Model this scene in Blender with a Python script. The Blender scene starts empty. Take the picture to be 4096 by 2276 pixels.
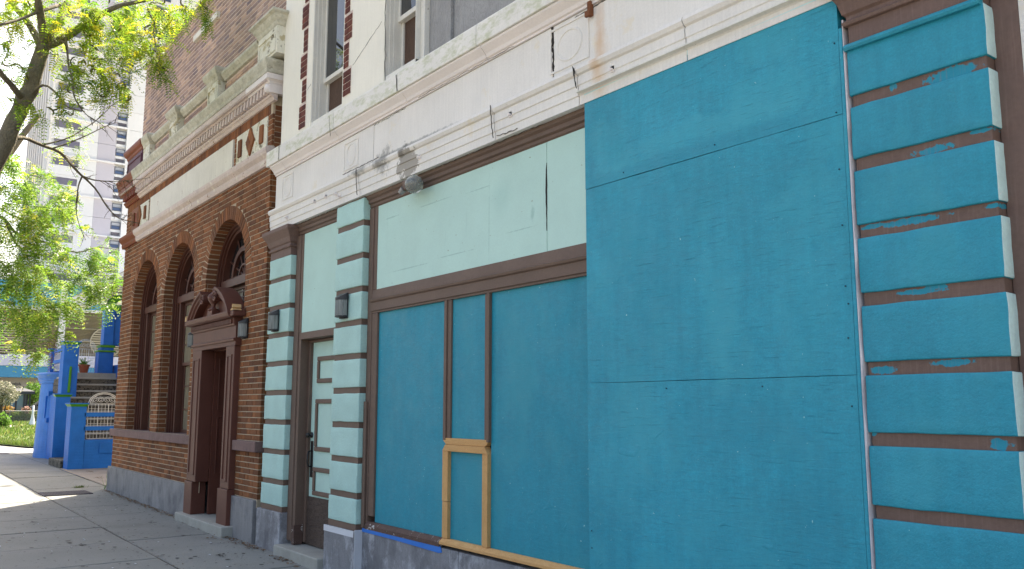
import bpy, bmesh, math, random
from mathutils import Vector, Matrix, noise
random.seed(11)
R = math.radians
S = bpy.context.scene
COL = S.collection

# ------------------------------------------------------------------ camera, sky, sun, exposure
cam_d = bpy.data.cameras.new('camera')
cam = bpy.data.objects.new('camera', cam_d); COL.objects.link(cam)
PITCH, YAW, ROLL = R(8.034), R(36.988), R(0.07)
CAM = Vector((9.955, -3.763, 1.556))
_f = Vector((-math.cos(YAW)*math.cos(PITCH), math.sin(YAW)*math.cos(PITCH), math.sin(PITCH)))
_r = Vector((math.sin(YAW), math.cos(YAW), 0)); _u = _r.cross(_f)
_r2 = _r*math.cos(ROLL)+_u*math.sin(ROLL); _u2 = -_r*math.sin(ROLL)+_u*math.cos(ROLL)
cam.matrix_world = Matrix(((_r2.x, _u2.x, -_f.x, CAM.x), (_r2.y, _u2.y, -_f.y, CAM.y), (_r2.z, _u2.z, -_f.z, CAM.z), (0, 0, 0, 1)))
cam_d.sensor_width = 36; cam_d.lens = 36*3450.6/4096
cam_d.clip_start = 0.05; cam_d.clip_end = 2000
S.camera = cam
SUN_EL = R(52); TO_SUN = Vector((-0.7071*math.cos(SUN_EL), 0.7071*math.cos(SUN_EL), math.sin(SUN_EL)))
W = bpy.data.worlds.new('World'); S.world = W; W.use_nodes = True
_nt = W.node_tree; _sky = _nt.nodes.new('ShaderNodeTexSky'); _sky.sky_type = 'NISHITA'
_sky.sun_disc = False; _sky.sun_elevation = SUN_EL; _sky.sun_rotation = R(315)
_sky.air_density = 1.0; _sky.dust_density = 5.0; _sky.ozone_density = 1.0
_bg = _nt.nodes['Background']; _bg.inputs['Strength'].default_value = 0.12
_nt.links.new(_sky.outputs[0], _bg.inputs[0])
sun_d = bpy.data.lights.new('sun', 'SUN'); sun_d.energy = 5.0; sun_d.angle = R(0.53); sun_d.color = (1.0, 0.95, 0.87)
sun = bpy.data.objects.new('sun', sun_d); COL.objects.link(sun)
sun.rotation_euler = TO_SUN.to_track_quat('Z', 'Y').to_euler(); sun.location = (-20, 20, 30)
S.view_settings.view_transform = 'Standard'; S.view_settings.look = 'None'
S.view_settings.exposure = 1.9; S.view_settings.gamma = 1.0
S.view_settings.use_curve_mapping = False
S.view_settings.use_white_balance = True; S.view_settings.white_balance_temperature = 7300; S.view_settings.white_balance_tint = 10
S.render.engine = 'CYCLES'
S.cycles.max_bounces = 8; S.cycles.diffuse_bounces = 4; S.cycles.transparent_max_bounces = 8

# ------------------------------------------------------------------ helpers
def lin(r, g, b, k=1.0):
    f = lambda c: (c/255/12.92 if c/255 <= 0.04045 else ((c/255+0.055)/1.055)**2.4)
    return (min(.9, f(r)*k), min(.9, f(g)*k), min(.9, f(b)*k), 1)

class N:
    """small node-tree wrapper"""
    def __init__(s, name):
        s.m = bpy.data.materials.new(name); s.m.use_nodes = True; s.t = s.m.node_tree
        s.b = s.t.nodes['Principled BSDF']; s.o = s.t.nodes['Material Output']
        s.pos = s.n('ShaderNodeNewGeometry').outputs['Position']
    def n(s, k): return s.t.nodes.new(k)
    def l(s, a, b): s.t.links.new(a, b)
    def put(s, sock, v):
        if isinstance(v, bpy.types.NodeSocket): s.l(v, sock)
        else: sock.default_value = v
    def vec(s, scale=(1, 1, 1), loc=(0, 0, 0), src=None):
        m = s.n('ShaderNodeMapping'); m.inputs['Scale'].default_value = scale; m.inputs['Location'].default_value = loc
        s.l(src or s.pos, m.inputs['Vector']); return m.outputs[0]
    def noise(s, scale, detail=5, rough=.6, vec=None, dist=0):
        x = s.n('ShaderNodeTexNoise'); x.inputs['Scale'].default_value = scale; x.inputs['Detail'].default_value = detail
        x.inputs['Roughness'].default_value = rough; x.inputs['Distortion'].default_value = dist
        s.l(vec or s.pos, x.inputs['Vector']); return x.outputs['Fac']
    def ramp(s, v, a, b, lo=0., hi=1.):
        x = s.n('ShaderNodeMapRange'); x.clamp = True
        x.inputs['From Min'].default_value = a; x.inputs['From Max'].default_value = b
        x.inputs['To Min'].default_value = lo; x.inputs['To Max'].default_value = hi
        s.l(v, x.inputs['Value']); return x.outputs[0]
    def math(s, op, a, b=0.):
        x = s.n('ShaderNodeMath'); x.operation = op; s.put(x.inputs[0], a); s.put(x.inputs[1], b); return x.outputs[0]
    def mix(s, fac, a, b, mode='MIX'):
        x = s.n('ShaderNodeMix'); x.data_type = 'RGBA'; x.blend_type = mode
        s.put(x.inputs[0], fac); s.put(x.inputs[6], a); s.put(x.inputs[7], b); return x.outputs[2]
    def scalecol(s, col, f):
        x = s.n('ShaderNodeVectorMath'); x.operation = 'SCALE'; s.put(x.inputs[0], col if isinstance(col, bpy.types.NodeSocket) else tuple(col)[:3]); s.put(x.inputs['Scale'], f); return x.outputs[0]
    def bump(s, h, strength=.3, dist=.01, prev=None):
        x = s.n('ShaderNodeBump'); x.inputs['Strength'].default_value = strength; x.inputs['Distance'].default_value = dist
        s.l(h, x.inputs['Height'])
        if prev: s.l(prev, x.inputs['Normal'])
        return x.outputs[0]
    def patch(s, col, c, r, color, dist=.6, ds=9, soft=.12, fac=1.0):
        """a worn or painted patch of its own shape: distorted ellipsoid round a point of the wall"""
        v = s.n('ShaderNodeVectorMath'); v.operation = 'SUBTRACT'; s.l(s.pos, v.inputs[0]); v.inputs[1].default_value = c
        w = s.n('ShaderNodeVectorMath'); w.operation = 'DIVIDE'; s.l(v.outputs[0], w.inputs[0]); w.inputs[1].default_value = r
        L = s.n('ShaderNodeVectorMath'); L.operation = 'LENGTH'; s.l(w.outputs[0], L.inputs[0])
        d = s.math('ADD', L.outputs['Value'], s.ramp(s.noise(ds, 6, .7), .25, .75, -dist, dist))
        return s.mix(s.math('MULTIPLY', s.ramp(d, 1-soft, 1+soft, 1, 0), fac), col, color)
    def done(s, col, rough=.7, normal=None, spec=.4, metal=0.):
        s.put(s.b.inputs['Base Color'], col); s.put(s.b.inputs['Roughness'], rough)
        s.b.inputs['Specular IOR Level'].default_value = spec; s.b.inputs['Metallic'].default_value = metal
        if normal: s.l(normal, s.b.inputs['Normal'])
        return s.m

MATS = {}
def plain(name, base, rough=.65, var=.14, vs=3., fine=.08, fs=60., bump=.2, bs=90., bd=.004, spec=.35, metal=0., chips=None, streak=0, extra=None):
    """painted or mineral surface: broad and fine colour drift, grain relief, optional chips"""
    k = N(name)
    f = k.ramp(k.noise(vs, 4), .3, .7, 1-var, 1+var)
    f = k.math('MULTIPLY', f, k.ramp(k.noise(fs, 4), .3, .7, 1-fine, 1+fine))
    if streak:
        f = k.math('MULTIPLY', f, k.ramp(k.noise(14, 5, .65, k.vec((3.2, 3.2, .16))), .35, .72, 1-streak, 1+streak*.6))
    col = k.scalecol(base, f)
    if chips:
        for ccol, sc, th in chips:
            msk = k.ramp(k.noise(sc, 7, .72), th, th+.015)
            col = k.mix(msk, col, ccol)
    if extra: col = extra(k, col)
    nrm = k.bump(k.noise(bs, 6, .65), bump, bd)
    MATS[name] = k.done(col, rough, nrm, spec, metal); return MATS[name]

class MB:
    """collects shapes in world metres; build() links them as ONE mesh object"""
    def __init__(s): s.v = []; s.f = []; s.mi = []
    def add(s, vs, fs, m=0):
        o = len(s.v); s.v += [tuple(p) for p in vs]
        for f in fs: s.f.append(tuple(i+o for i in f)); s.mi.append(m)
        return s
    def box(s, x0, x1, y0, y1, z0, z1, m=0, mx=None):
        vs = [(x0, y0, z0), (x1, y0, z0), (x1, y1, z0), (x0, y1, z0), (x0, y0, z1), (x1, y0, z1), (x1, y1, z1), (x0, y1, z1)]
        s.add(vs, [(0, 3, 2, 1), (4, 5, 6, 7), (0, 1, 5, 4), (2, 3, 7, 6), (3, 0, 4, 7)], m)
        o = len(s.v)-8
        s.f.append((o+1, o+2, o+6, o+5)); s.mi.append(m if mx is None else mx); return s
    def cbox(s, x0, x1, y0, y1, z0, z1, c=.004, m=0):
        """box whose street face (y0) is chamfered"""
        vs = [(x0, y1, z0), (x1, y1, z0), (x1, y1, z1), (x0, y1, z1), (x0, y0+c, z0), (x1, y0+c, z0), (x1, y0+c, z1), (x0, y0+c, z1),
              (x0+c, y0, z0+c), (x1-c, y0, z0+c), (x1-c, y0, z1-c), (x0+c, y0, z1-c)]
        return s.add(vs, [(0, 1, 5, 4), (1, 2, 6, 5), (2, 3, 7, 6), (3, 0, 4, 7), (4, 5, 9, 8), (5, 6, 10, 9), (6, 7, 11, 10), (7, 4, 8, 11), (8, 9, 10, 11)], m)
    def ext(s, poly, a, b, axis, m=0):
        """extrude a polygon: axis x takes (y,z) points, y takes (x,z), z takes (x,y)"""
        n = len(poly)
        P = {'x': lambda p, t: (t, p[0], p[1]), 'y': lambda p, t: (p[0], t, p[1]), 'z': lambda p, t: (p[0], p[1], t)}[axis]
        vs = [P(p, a) for p in poly]+[P(p, b) for p in poly]
        return s.add(vs, [tuple(range(n-1, -1, -1)), tuple(range(n, 2*n))]+[(i, (i+1) % n, n+(i+1) % n, n+i) for i in range(n)], m)
    def tube(s, pts, rad, n=8, m=0):
        pts = [Vector(p) for p in pts]; rad = [rad]*len(pts) if isinstance(rad, (int, float)) else rad
        vs = []; up = Vector((0.13, .21, 1)).normalized()
        for i, p in enumerate(pts):
            d = (pts[min(i+1, len(pts)-1)]-pts[max(i-1, 0)]).normalized()
            a = d.cross(up if abs(d.dot(up)) < .95 else Vector((1, 0, 0))).normalized(); b = d.cross(a)
            for k in range(n):
                t = 2*math.pi*k/n; vs.append(p+(a*math.cos(t)+b*math.sin(t))*rad[i])
        fs = [tuple(range(n-1, -1, -1)), tuple(range((len(pts)-1)*n, len(pts)*n))]
        for i in range(len(pts)-1):
            for k in range(n): fs.append((i*n+k, i*n+(k+1) % n, (i+1)*n+(k+1) % n, (i+1)*n+k))
        return s.add(vs, fs, m)
    def lathe(s, cx, cy, prof, n=24, m=0, a0=0., a1=2*math.pi):
        full = a1-a0 > 6.28; k = n if full else n+1; vs = []
        for r, z in prof:
            for i in range(k):
                t = a0+(a1-a0)*i/n; vs.append((cx+r*math.cos(t), cy+r*math.sin(t), z))
        fs = []
        for j in range(len(prof)-1):
            for i in range(n): fs.append((j*k+i, j*k+(i+1) % k, (j+1)*k+(i+1) % k, (j+1)*k+i))
        if full: fs += [tuple(range(k-1, -1, -1)), tuple(range((len(prof)-1)*k, len(prof)*k))]
        return s.add(vs, fs, m)
    def arc(s, cx, cz, r0, r1, y0, y1, a0, a1, n=24, m=0):
        """ring sector in the x-z plane, extruded in y"""
        vs = []
        for i in range(n+1):
            t = a0+(a1-a0)*i/n; c, q = math.cos(t), math.sin(t)
            vs += [(cx+r0*c, y0, cz+r0*q), (cx+r1*c, y0, cz+r1*q), (cx+r1*c, y1, cz+r1*q), (cx+r0*c, y1, cz+r0*q)]
        fs = [(0, 1, 2, 3), (4*n+3, 4*n+2, 4*n+1, 4*n)]
        for i in range(n):
            for k in range(4): fs.append((4*i+k, 4*i+4+k, 4*i+4+(k+1) % 4, 4*i+(k+1) % 4))
        return s.add(vs, fs, m)
    def mesh(s, name, mats, smooth=False, recalc=True, center=True):
        if center:
            xs, ys, zs = zip(*s.v); c = Vector(((min(xs)+max(xs))/2, (min(ys)+max(ys))/2, min(zs)))
        else: c = Vector()
        me = bpy.data.meshes.new(name)
        me.from_pydata([(p[0]-c.x, p[1]-c.y, p[2]-c.z) for p in s.v], [], s.f)
        for m in (mats if isinstance(mats, (list, tuple)) else [mats]): me.materials.append(m)
        if any(s.mi): me.polygons.foreach_set('material_index', s.mi)
        if recalc:
            bm = bmesh.new(); bm.from_mesh(me); bmesh.ops.recalc_face_normals(bm, faces=bm.faces); bm.to_mesh(me); bm.free()
        if smooth:
            me.polygons.foreach_set('use_smooth', [True]*len(me.polygons)); me.update()
        return me, c
    def build(s, name, mats, parent=None, smooth=False, bevel=0, seg=2, recalc=True):
        me, c = s.mesh(name, mats, smooth, recalc)
        return link(name, me, c, parent, bevel, seg)

WL = {}
def link(name, me, c, parent=None, bevel=0, seg=2):
    o = bpy.data.objects.new(name, me); COL.objects.link(o)
    if parent is not None: o.parent = parent; o.location = c-WL[parent.name]
    else: o.location = c
    WL[o.name] = Vector(c)
    if bevel:
        b = o.modifiers.new('bevel', 'BEVEL'); b.width = bevel; b.segments = seg; b.limit_method = 'ANGLE'; b.angle_limit = R(40)
    return o
def tag(o, label, cat, group=None, kind=None):
    o['label'] = label
    if cat: o['category'] = cat
    if group: o['group'] = group
    if kind: o['kind'] = kind
    return o
def thing(name, label, cat, loc=(0, 0, 0), group=None):
    o = bpy.data.objects.new(name, None); COL.objects.link(o); o.location = loc; o.empty_display_size = .2
    WL[o.name] = Vector(loc); return tag(o, label, cat, group)
def struct(o): o['kind'] = 'structure'; return o
def stuff(o): o['kind'] = 'stuff'; return o
def bx(name, mat, parent, x0, x1, y0, y1, z0, z1, bevel=0, seg=2): return MB().box(x0, x1, y0, y1, z0, z1).build(name, mat, parent, bevel=bevel, seg=seg)
def rough_edges(mb, step, amp, seed=0):
    """nothing hand-made is dead straight: nudge vertices with smooth noise"""
    mb.v = [tuple(Vector(p)+noise.noise_vector(Vector(p)*step+Vector((seed, seed*1.7, 3.1)))*amp) for p in mb.v]; return mb
def gz(x): return -0.009*max(x, -26.)      # the pavement climbs slowly to the left

# ------------------------------------------------------------------ materials
def teal_mat(name, base, grain=1.0, coat=.1, plaster=False):
    k = N(name)
    big = k.ramp(k.noise(1.3, 4, .55), .32, .68, 1-coat*.8, 1+coat*.8)
    brush = k.ramp(k.noise(9, 6, .65, k.vec((1.6, 1.0, .22))), .35, .68, 1-coat*.7, 1+coat*.7)
    f = k.math('MULTIPLY', big, brush)
    f = k.math('MULTIPLY', f, k.ramp(k.noise(110, 3), .3, .7, .9, 1.1))
    f = k.math('MULTIPLY', f, k.ramp(k.noise(30, 5, .65, k.vec((.6, 1, 1.8))), .3, .7, .92, 1.08))
    col = k.scalecol(base, f)
    # second coat rolled a touch greener in places
    col = k.mix(k.ramp(k.noise(2.1, 5, .6, k.vec((1, 1, .7), (4, 2, 7))), .5, .62, 0, .5), col, (base[0]*1.5+.012, base[1]*1.14, base[2]*1.05, 1))
    if not plaster and grain > .9:
        lt = (base[0]*1.6+.014, base[1]*1.2, base[2]*1.12, 1); dk = (base[0]*.9, base[1]*.86, base[2]*.88, 1)
        for c, r, cc, ff in (((6.75, 0, 3.14), (.62, .3, .07), lt, .55), ((7.25, 0, 3.2), (.3, .3, .13), lt, .5), ((6.15, 0, 3.05), (.25, .3, .05), lt, .45), ((6.7, 0, 3.02), (.95, .3, .04), dk, .5), ((6.9, 0, 2.1), (.1, .3, .35), lt, .35),
                             ((6.3, 0, 2.5), (.3, .3, .5), dk, .3), ((7.4, 0, 2.2), (.2, .3, .45), lt, .3), ((6.1, 0, 1.2), (.22, .3, .3), lt, .35), ((7.0, 0, 1.45), (.5, .3, .16), dk, .3), ((6.8, 0, .9), (.35, .3, .2), lt, .25), ((7.4, 0, 1.0), (.16, .3, .4), dk, .3)):
            col = k.patch(col, c, r, cc, .75, 7, .35, ff)
    # small pale nicks
    col = k.mix(k.ramp(k.noise(46, 4, .55, k.vec((1, 1, 1), (9, 3, 1))), .735, .75), col, lin(150, 205, 205))
    if plaster:
        nrm = k.bump(k.noise(75, 6, .7), .55, .006)
        nrm = k.bump(k.noise(9, 4), .35, .02, nrm)
    else:
        g = k.noise(16, 8, .7, k.vec((.55, 1, 7.5)), .4)
        nrm = k.bump(g, .35*grain, .006)
        cr = k.ramp(k.noise(11, 7, .75, k.vec((.5, 1, 11), (2, 0, 5)), .6), .6, .66)
        nrm = k.bump(cr, .5*grain, .004, nrm)
        col = k.mix(k.math('MULTIPLY', cr, .28*grain), col, (base[0]*.35, base[1]*.5, base[2]*.55, 1))
        # nail heads and knots
        kn = k.ramp(k.noise(3.2, 3, .5, k.vec((1, 1, 1.3), (11, 7, 2)), 1.6), .7, .74)
        nrm = k.bump(k.math('MULTIPLY', kn, k.noise(40, 3)), .5, .006, nrm)
    MATS[name] = k.done(col, k.ramp(k.noise(6, 4), .3, .7, .42, .62), nrm, .4); return MATS[name]
TEAL = lin(22, 146, 170)
teal_mat('teal_plywood', TEAL, 1.0, .1)
teal_mat('teal_panel', lin(6, 137, 160), .7, .07)
teal_mat('teal_plaster', lin(22, 144, 168), coat=.1, plaster=True)

GREYC = lin(150, 146, 140)
def mint_extra(k, col):
    col = k.mix(k.ramp(k.noise(30, 4, .5, k.vec((1, 1, 1), (5, 1, 2))), .73, .745), col, lin(150, 170, 150))
    return k.mix(k.ramp(k.noise(7, 6, .75, k.vec((2.2, 1, .2), (1, 0, 6))), .62, .8, 0, .35), col, lin(130, 175, 168))
plain('mint_paint', lin(180, 214, 204), .6, .06, 2, .04, 90, .28, 70, .004, extra=mint_extra)
plain('mint_plaster', lin(172, 209, 202), .65, .08, 3, .06, 60, .6, 45, .008, extra=mint_extra)
plain('mint_return', lin(196, 224, 222), .65, .1, 3, .06, 60, .7, 40, .01, chips=[(lin(225, 228, 225), 16, .66)])
def brown_extra(k, col):
    drip = k.ramp(k.noise(20, 5, .7, k.vec((3.6, 3.6, .12))), .52, .72, 0, .35)
    return k.mix(drip, col, lin(150, 122, 114))
plain('brown_paint', lin(108, 88, 77), .6, .1, 3, .08, 50, .35, 60, .005, chips=[(lin(185, 180, 172), 23, .73)])
plain('brown_stucco', lin(112, 90, 82), .65, .1, 3, .08, 50, .4, 60, .006, extra=brown_extra, chips=[(lin(190, 185, 178), 20, .74)])
def brush_extra(k, col):
    """teal over-brushing on the brown joints of the corner pier"""
    T = lin(20, 138, 162)
    for c, r in (((8.2, 0, 3.03), (.11, .2, .028)), ((7.92, 0, 3.045), (.018, .2, .02)), ((8.08, 0, 2.70), (.085, .2, .016)), ((8.3, 0, 2.735), (.05, .2, .01)),
                 ((7.98, 0, 2.395), (.14, .2, .016)), ((7.78, 0, 2.402), (.06, .2, .01)), ((8.33, 0, 2.40), (.03, .2, .012)),
                 ((7.98, 0, 2.068), (.12, .2, .011)), ((8.06, 0, 2.08), (.05, .2, .01)), ((7.79, 0, 1.722), (.06, .2, .016)), ((8.12, 0, 1.745), (.08, .2, .014)),
                 ((8.28, 0, 1.405), (.04, .2, .024)), ((7.73, 0, 1.43), (.015, .2, .01))):
        col = k.patch(col, c, r, T, .75, 26, .1)
    return brown_extra(k, col)
plain('brown_joint', lin(110, 88, 79), .65, .1, 3, .08, 50, .4, 60, .006, extra=brush_extra, chips=[(lin(195, 190, 182), 26, .745)])
def white_extra(k, col):
    col = k.mix(k.ramp(k.noise(3.4, 7, .72, k.vec((1, 1, 1), (3, 9, 1))), .58, .66, 0, .55), col, lin(226, 214, 190))
    # a bare cement patch, soot round a joint, rust under an old bracket
    col = k.patch(col, (3.45, -.02, 3.70), (.17, .3, .14), lin(163, 157, 148), .75, 9, .06)
    col = k.patch(col, (3.36, -.02, 3.84), (.045, .3, .075), lin(120, 115, 108), .8, 16, .2, .8)
    col = k.patch(col, (2.98, -.02, 3.83), (.12, .3, .10), lin(112, 110, 106), .95, 14, .5, .75)
    col = k.patch(col, (2.55, -.02, 3.83), (.16, .3, .05), lin(120, 120, 116), .9, 14, .5, .6)
    col = k.patch(col, (3.45, -.01, 3.875), (.62, .3, .016), lin(120, 122, 118), .8, 20, .4, .6)
    col = k.patch(col, (5.93, -.02, 4.0), (.035, .3, .22), lin(200, 150, 95), .6, 10, .8, .5)
    col = k.patch(col, (5.95, -.02, 3.73), (.05, .3, .2), lin(210, 175, 130), .6, 10, .9, .45)
    return col
WHITE = lin(226, 222, 216, 1.04)
plain('white_stucco', WHITE, .7, .06, 1.7, .04, 70, .35, 40, .008, extra=white_extra, streak=.05, chips=[(lin(150, 140, 126), 24, .70), (lin(196, 184, 164), 7.5, .69)])
def algae_extra(k, col):
    a = k.ramp(k.noise(5.5, 7, .72, k.vec((1, 1, 2.2))), .47, .62, 0, .6)
    return k.mix(a, col, lin(176, 182, 142))
plain('white_ledge', lin(224, 221, 214, 1.03), .75, .06, 2, .05, 60, .4, 45, .008, extra=algae_extra, chips=[(lin(160, 152, 140), 24, .70)])
plain('white_cove', lin(228, 220, 216, 1.04), .7, .05, 2, .04, 60, .35, 50, .006, chips=[(lin(150, 138, 126), 25, .725)])
plain('white_cream', lin(230, 226, 213, 1.04), .7, .05, 1.5, .03, 60, .3, 50, .005, chips=[(lin(165, 156, 140), 12, .70)], streak=.04)
plain('white_wood', lin(222, 219, 210), .6, .06, 4, .05, 80, .4, 60, .004, chips=[(lin(140, 132, 120), 18, .66)], streak=.06)
def stone_extra(k, col):
    a = k.ramp(k.noise(6, 8, .75, k.vec((1, 1, 1.6))), .4, .62, 0, .55)
    col = k.mix(a, col, lin(140, 138, 116))
    return k.mix(k.ramp(k.noise(13, 7, .75, k.vec((1, 1, 1), (7, 7, 7))), .56, .66, 0, .5), col, lin(112, 104, 84))
plain('weathered_coping', lin(206, 203, 188), .8, .1, 3, .08, 50, .35, 50, .006, extra=stone_extra)
plain('terracotta_white', lin(206, 190, 182), .7, .09, 3, .1, 40, .5, 45, .01, chips=[(lin(148, 116, 100), 12, .62), (lin(222, 214, 200), 7, .6)])
plain('pedestal_white', lin(220, 217, 200), .75, .08, 3, .06, 50, .4, 45, .008, streak=.1, chips=[(lin(122, 116, 96), 7, .58), (lin(182, 172, 140), 4, .56)])
plain('panel_white', lin(219, 215, 203), .7, .07, 2, .04, 60, .2, 60, .004, chips=[(lin(150, 116, 92), 6, .63), (lin(176, 168, 148), 11, .66)], streak=.1)
plain('red_paint', lin(122, 52, 38), .5, .12, 4, .08, 60, .4, 50, .008, chips=[(lin(205, 196, 180), 15, .70)])
plain('plum_paint', lin(88, 44, 60), .55, .1, 4, .08, 60, .3, 50, .006)
plain('door_brown', lin(97, 57, 46), .5, .1, 4, .08, 80, .4, 70, .004, spec=.4, chips=[(lin(168, 140, 118), 20, .74)])
plain('sash_brown', lin(84, 50, 40), .45, .1, 5, .06, 80, .25, 80, .003, spec=.45)
plain('brownstone', lin(122, 97, 93), .8, .12, 4, .12, 50, .5, 60, .006, streak=.14)
plain('mortar', lin(180, 164, 142), .9, .14, 4, .12, 60, .6, 120, .005)
plain('mortar_dark', lin(214, 196, 186), .9, .14, 4, .12, 60, .6, 120, .005)
def granite_extra(k, col):
    col = k.mix(k.ramp(k.noise(260, 2), .52, .62, 0, .5), col, lin(92, 93, 97))
    return k.mix(k.ramp(k.noise(3.2, 6, .7, k.vec((1, 1, .7))), .48, .66, 0, .7), col, lin(88, 88, 94))
plain('granite', lin(141, 140, 141), .75, .14, 2.5, .12, 180, .35, 200, .002, extra=granite_extra, streak=.1)
def granite2_extra(k, col):
    col = granite_extra(k, col)
    return k.mix(k.ramp(k.noise(4.5, 7, .75, k.vec((1, 1, .6), (3, 3, 3))), .5, .62, 0, .7), col, lin(182, 184, 190))
plain('granite_limed', lin(136, 136, 140), .75, .16, 2.5, .12, 180, .35, 200, .002, extra=granite2_extra, streak=.12)
plain('white_primer', lin(206, 208, 214), .6, .04, 3, .03, 60, .2, 70, .003)
plain('step_stone', lin(158, 157, 150), .85, .12, 4, .1, 120, .4, 140, .004)
def walk_extra(k, col):
    col = k.mix(k.ramp(k.noise(190, 3, .6), .55, .65, 0, .5), col, lin(86, 86, 84))
    col = k.mix(k.ramp(k.noise(17, 2, .5, k.vec((1, 1, 1), (8, 1, 4))), .685, .70, 0, .8), col, lin(62, 60, 57))
    col = k.mix(k.ramp(k.noise(.9, 7, .7, k.vec((1, 1, 1), (2, 8, 3))), .55, .72, 0, .4), col, lin(96, 95, 90))
    return k.mix(k.ramp(k.noise(2.2, 6, .65), .5, .7, 0, .35), col, lin(112, 112, 104))
plain('concrete_slab', lin(132, 133, 130), .9, .12, 1.1, .12, 120, .4, 160, .004, extra=walk_extra)
plain('concrete_pink', lin(146, 138, 131), .9, .14, 2.2, .12, 100, .4, 120, .006)
plain('joint_dirt', lin(62, 55, 44), .95, .25, 8, .2, 60, .6, 60, .01)
plain('asphalt', (.05, .05, .052, 1), .9, .12, 2, .2, 150, .5, 150, .006)
plain('iron_grate', lin(66, 62, 72), .7, .12, 8, .1, 80, .3, 90, .003)
plain('black_metal', lin(38, 40, 46), .4, .1, 8, .05, 90, .15, 120, .002, spec=.5)
plain('dark_hardware', lin(44, 44, 46), .35, .1, 8, .05, 90, .15, 120, .002, spec=.5, metal=.4)
plain('blue_tape', lin(42, 118, 205), .55, .05, 6, .03, 80, .3, 30, .004)
def blue_brick(k, col):
    b = k.n('ShaderNodeTexBrick'); b.inputs['Scale'].default_value = 1.0
    b.inputs['Brick Width'].default_value = .21; b.inputs['Row Height'].default_value = .068; b.inputs['Mortar Size'].default_value = .006
    m = k.n('ShaderNodeCombineXYZ'); sp = k.n('ShaderNodeSeparateXYZ'); k.l(k.pos, sp.inputs[0])
    k.l(k.math('ADD', sp.outputs[0], sp.outputs[1]), m.inputs[0]); k.l(sp.outputs[2], m.inputs[1]); k.l(m.outputs[0], b.inputs['Vector'])
    k.brick = b.outputs['Fac']; return col
def blue_mat(name, base):
    k = N(name); blue_brick(k, None)
    col = k.scalecol(base, k.ramp(k.noise(3, 4), .3, .7, .88, 1.12))
    nrm = k.bump(k.math('SUBTRACT', 1., k.brick), .5, .006); nrm = k.bump(k.noise(60, 5), .3, .005, nrm)
    MATS[name] = k.done(col, .5, nrm, .25); return MATS[name]
blue_mat('blue_paint', lin(22, 106, 192)); blue_mat('blue_skylit', lin(66, 128, 205))  # second blue: same paint with open-sky light on the bastion put into it
plain('blue_trim', lin(18, 106, 192), .5, .08, 4, .05, 60, .2, 60, .004, spec=.25)
plain('green_trim', lin(66, 138, 28), .45, .08, 4, .05, 60, .2, 60, .004)
plain('white_iron', lin(226, 224, 218), .45, .05, 6, .04, 80, .1, 90, .002, chips=[(lin(150, 112, 80), 22, .70)])
plain('porch_white', lin(214, 214, 210), .6, .05, 2, .03, 60, .15, 60, .004)
plain('porch_step', lin(104, 99, 90), .85, .25, 5, .2, 50, .5, 60, .008, chips=[(lin(58, 54, 48), 16, .52)])
plain('roof_shingle', lin(110, 112, 92), .9, .2, 3, .15, 30, .5, 30, .01)
plain('terracotta_pot', lin(148, 84, 62), .7, .1, 6, .06, 60, .2, 80, .003)
plain('bark', lin(118, 110, 92), .9, .22, 7, .22, 45, 1.0, 38, .03)
plain('twig', lin(84, 74, 60), .9, .2, 9, .1, 60, .4, 80, .004)
plain('tower_white', lin(222, 223, 224, 1.0), .8, .04, .2, .02, 3, .05, 6, .02)
plain('tower_grey', lin(190, 187, 196, 1.0), .8, .04, .2, .02, 3, .05, 6, .02)
plain('tower_dark', lin(112, 110, 126, 1.), .6, .06, .4, .03, 3, .05, 6, .02)
plain('tower_brown', lin(120, 100, 92, .8), .7, .08, .4, .04, 3, .05, 6, .02)
plain('tower_frame', lin(120, 124, 138, .8), .5, .05, 2, .02, 3, .05, 6, .01)
plain('grille_grey', lin(138, 134, 144, .8), .6, .05, 2, .02, 3, .05, 6, .01)
plain('blind', lin(196, 202, 212, .8), .6, .05, 2, .02, 3, .05, 6, .01)
plain('garage_blue', lin(74, 150, 190), .6, .04, .6, .02, 4, .05, 6, .02)
plain('garage_lavender', lin(208, 208, 226), .6, .04, .6, .02, 4, .05, 6, .02)
plain('garage_louver', lin(176, 166, 146), .6, .05, .6, .03, 4, .05, 6, .02)
plain('garage_void', lin(84, 80, 70), .8, .1, .6, .05, 4, .05, 6, .02)
plain('garage_wall', lin(186, 176, 166), .8, .05, .6, .03, 4, .05, 6, .02)
plain('kiosk_dark', lin(58, 60, 70), .5, .08, 2, .05, 10, .1, 20, .005)
plain('car_grey', lin(78, 76, 80), .25, .04, 3, .02, 30, .02, 40, .001, spec=.6)
plain('car_white', lin(214, 216, 220), .25, .04, 3, .02, 30, .02, 40, .001, spec=.6)
plain('tyre', (.02, .02, .02, 1), .8, .1, 8, .1, 60, .2, 60, .004)
plain('galvanised', lin(150, 150, 150), .45, .08, 6, .06, 40, .1, 60, .002, metal=.5)
plain('rust', lin(120, 76, 52), .9, .2, 10, .15, 60, .5, 60, .004)
plain('curtain', lin(150, 140, 118), .8, .12, 3, .05, 40, .2, 30, .006, streak=.15)
plain('interior_dark', (.02, .016, .014, 1), .9)
plain('dark_gap', (.025, .022, .02, 1), .95)
plain('dry_leaf', lin(132, 88, 44), .8, .3, 30, .1, 80, .3, 60, .004)

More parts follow.
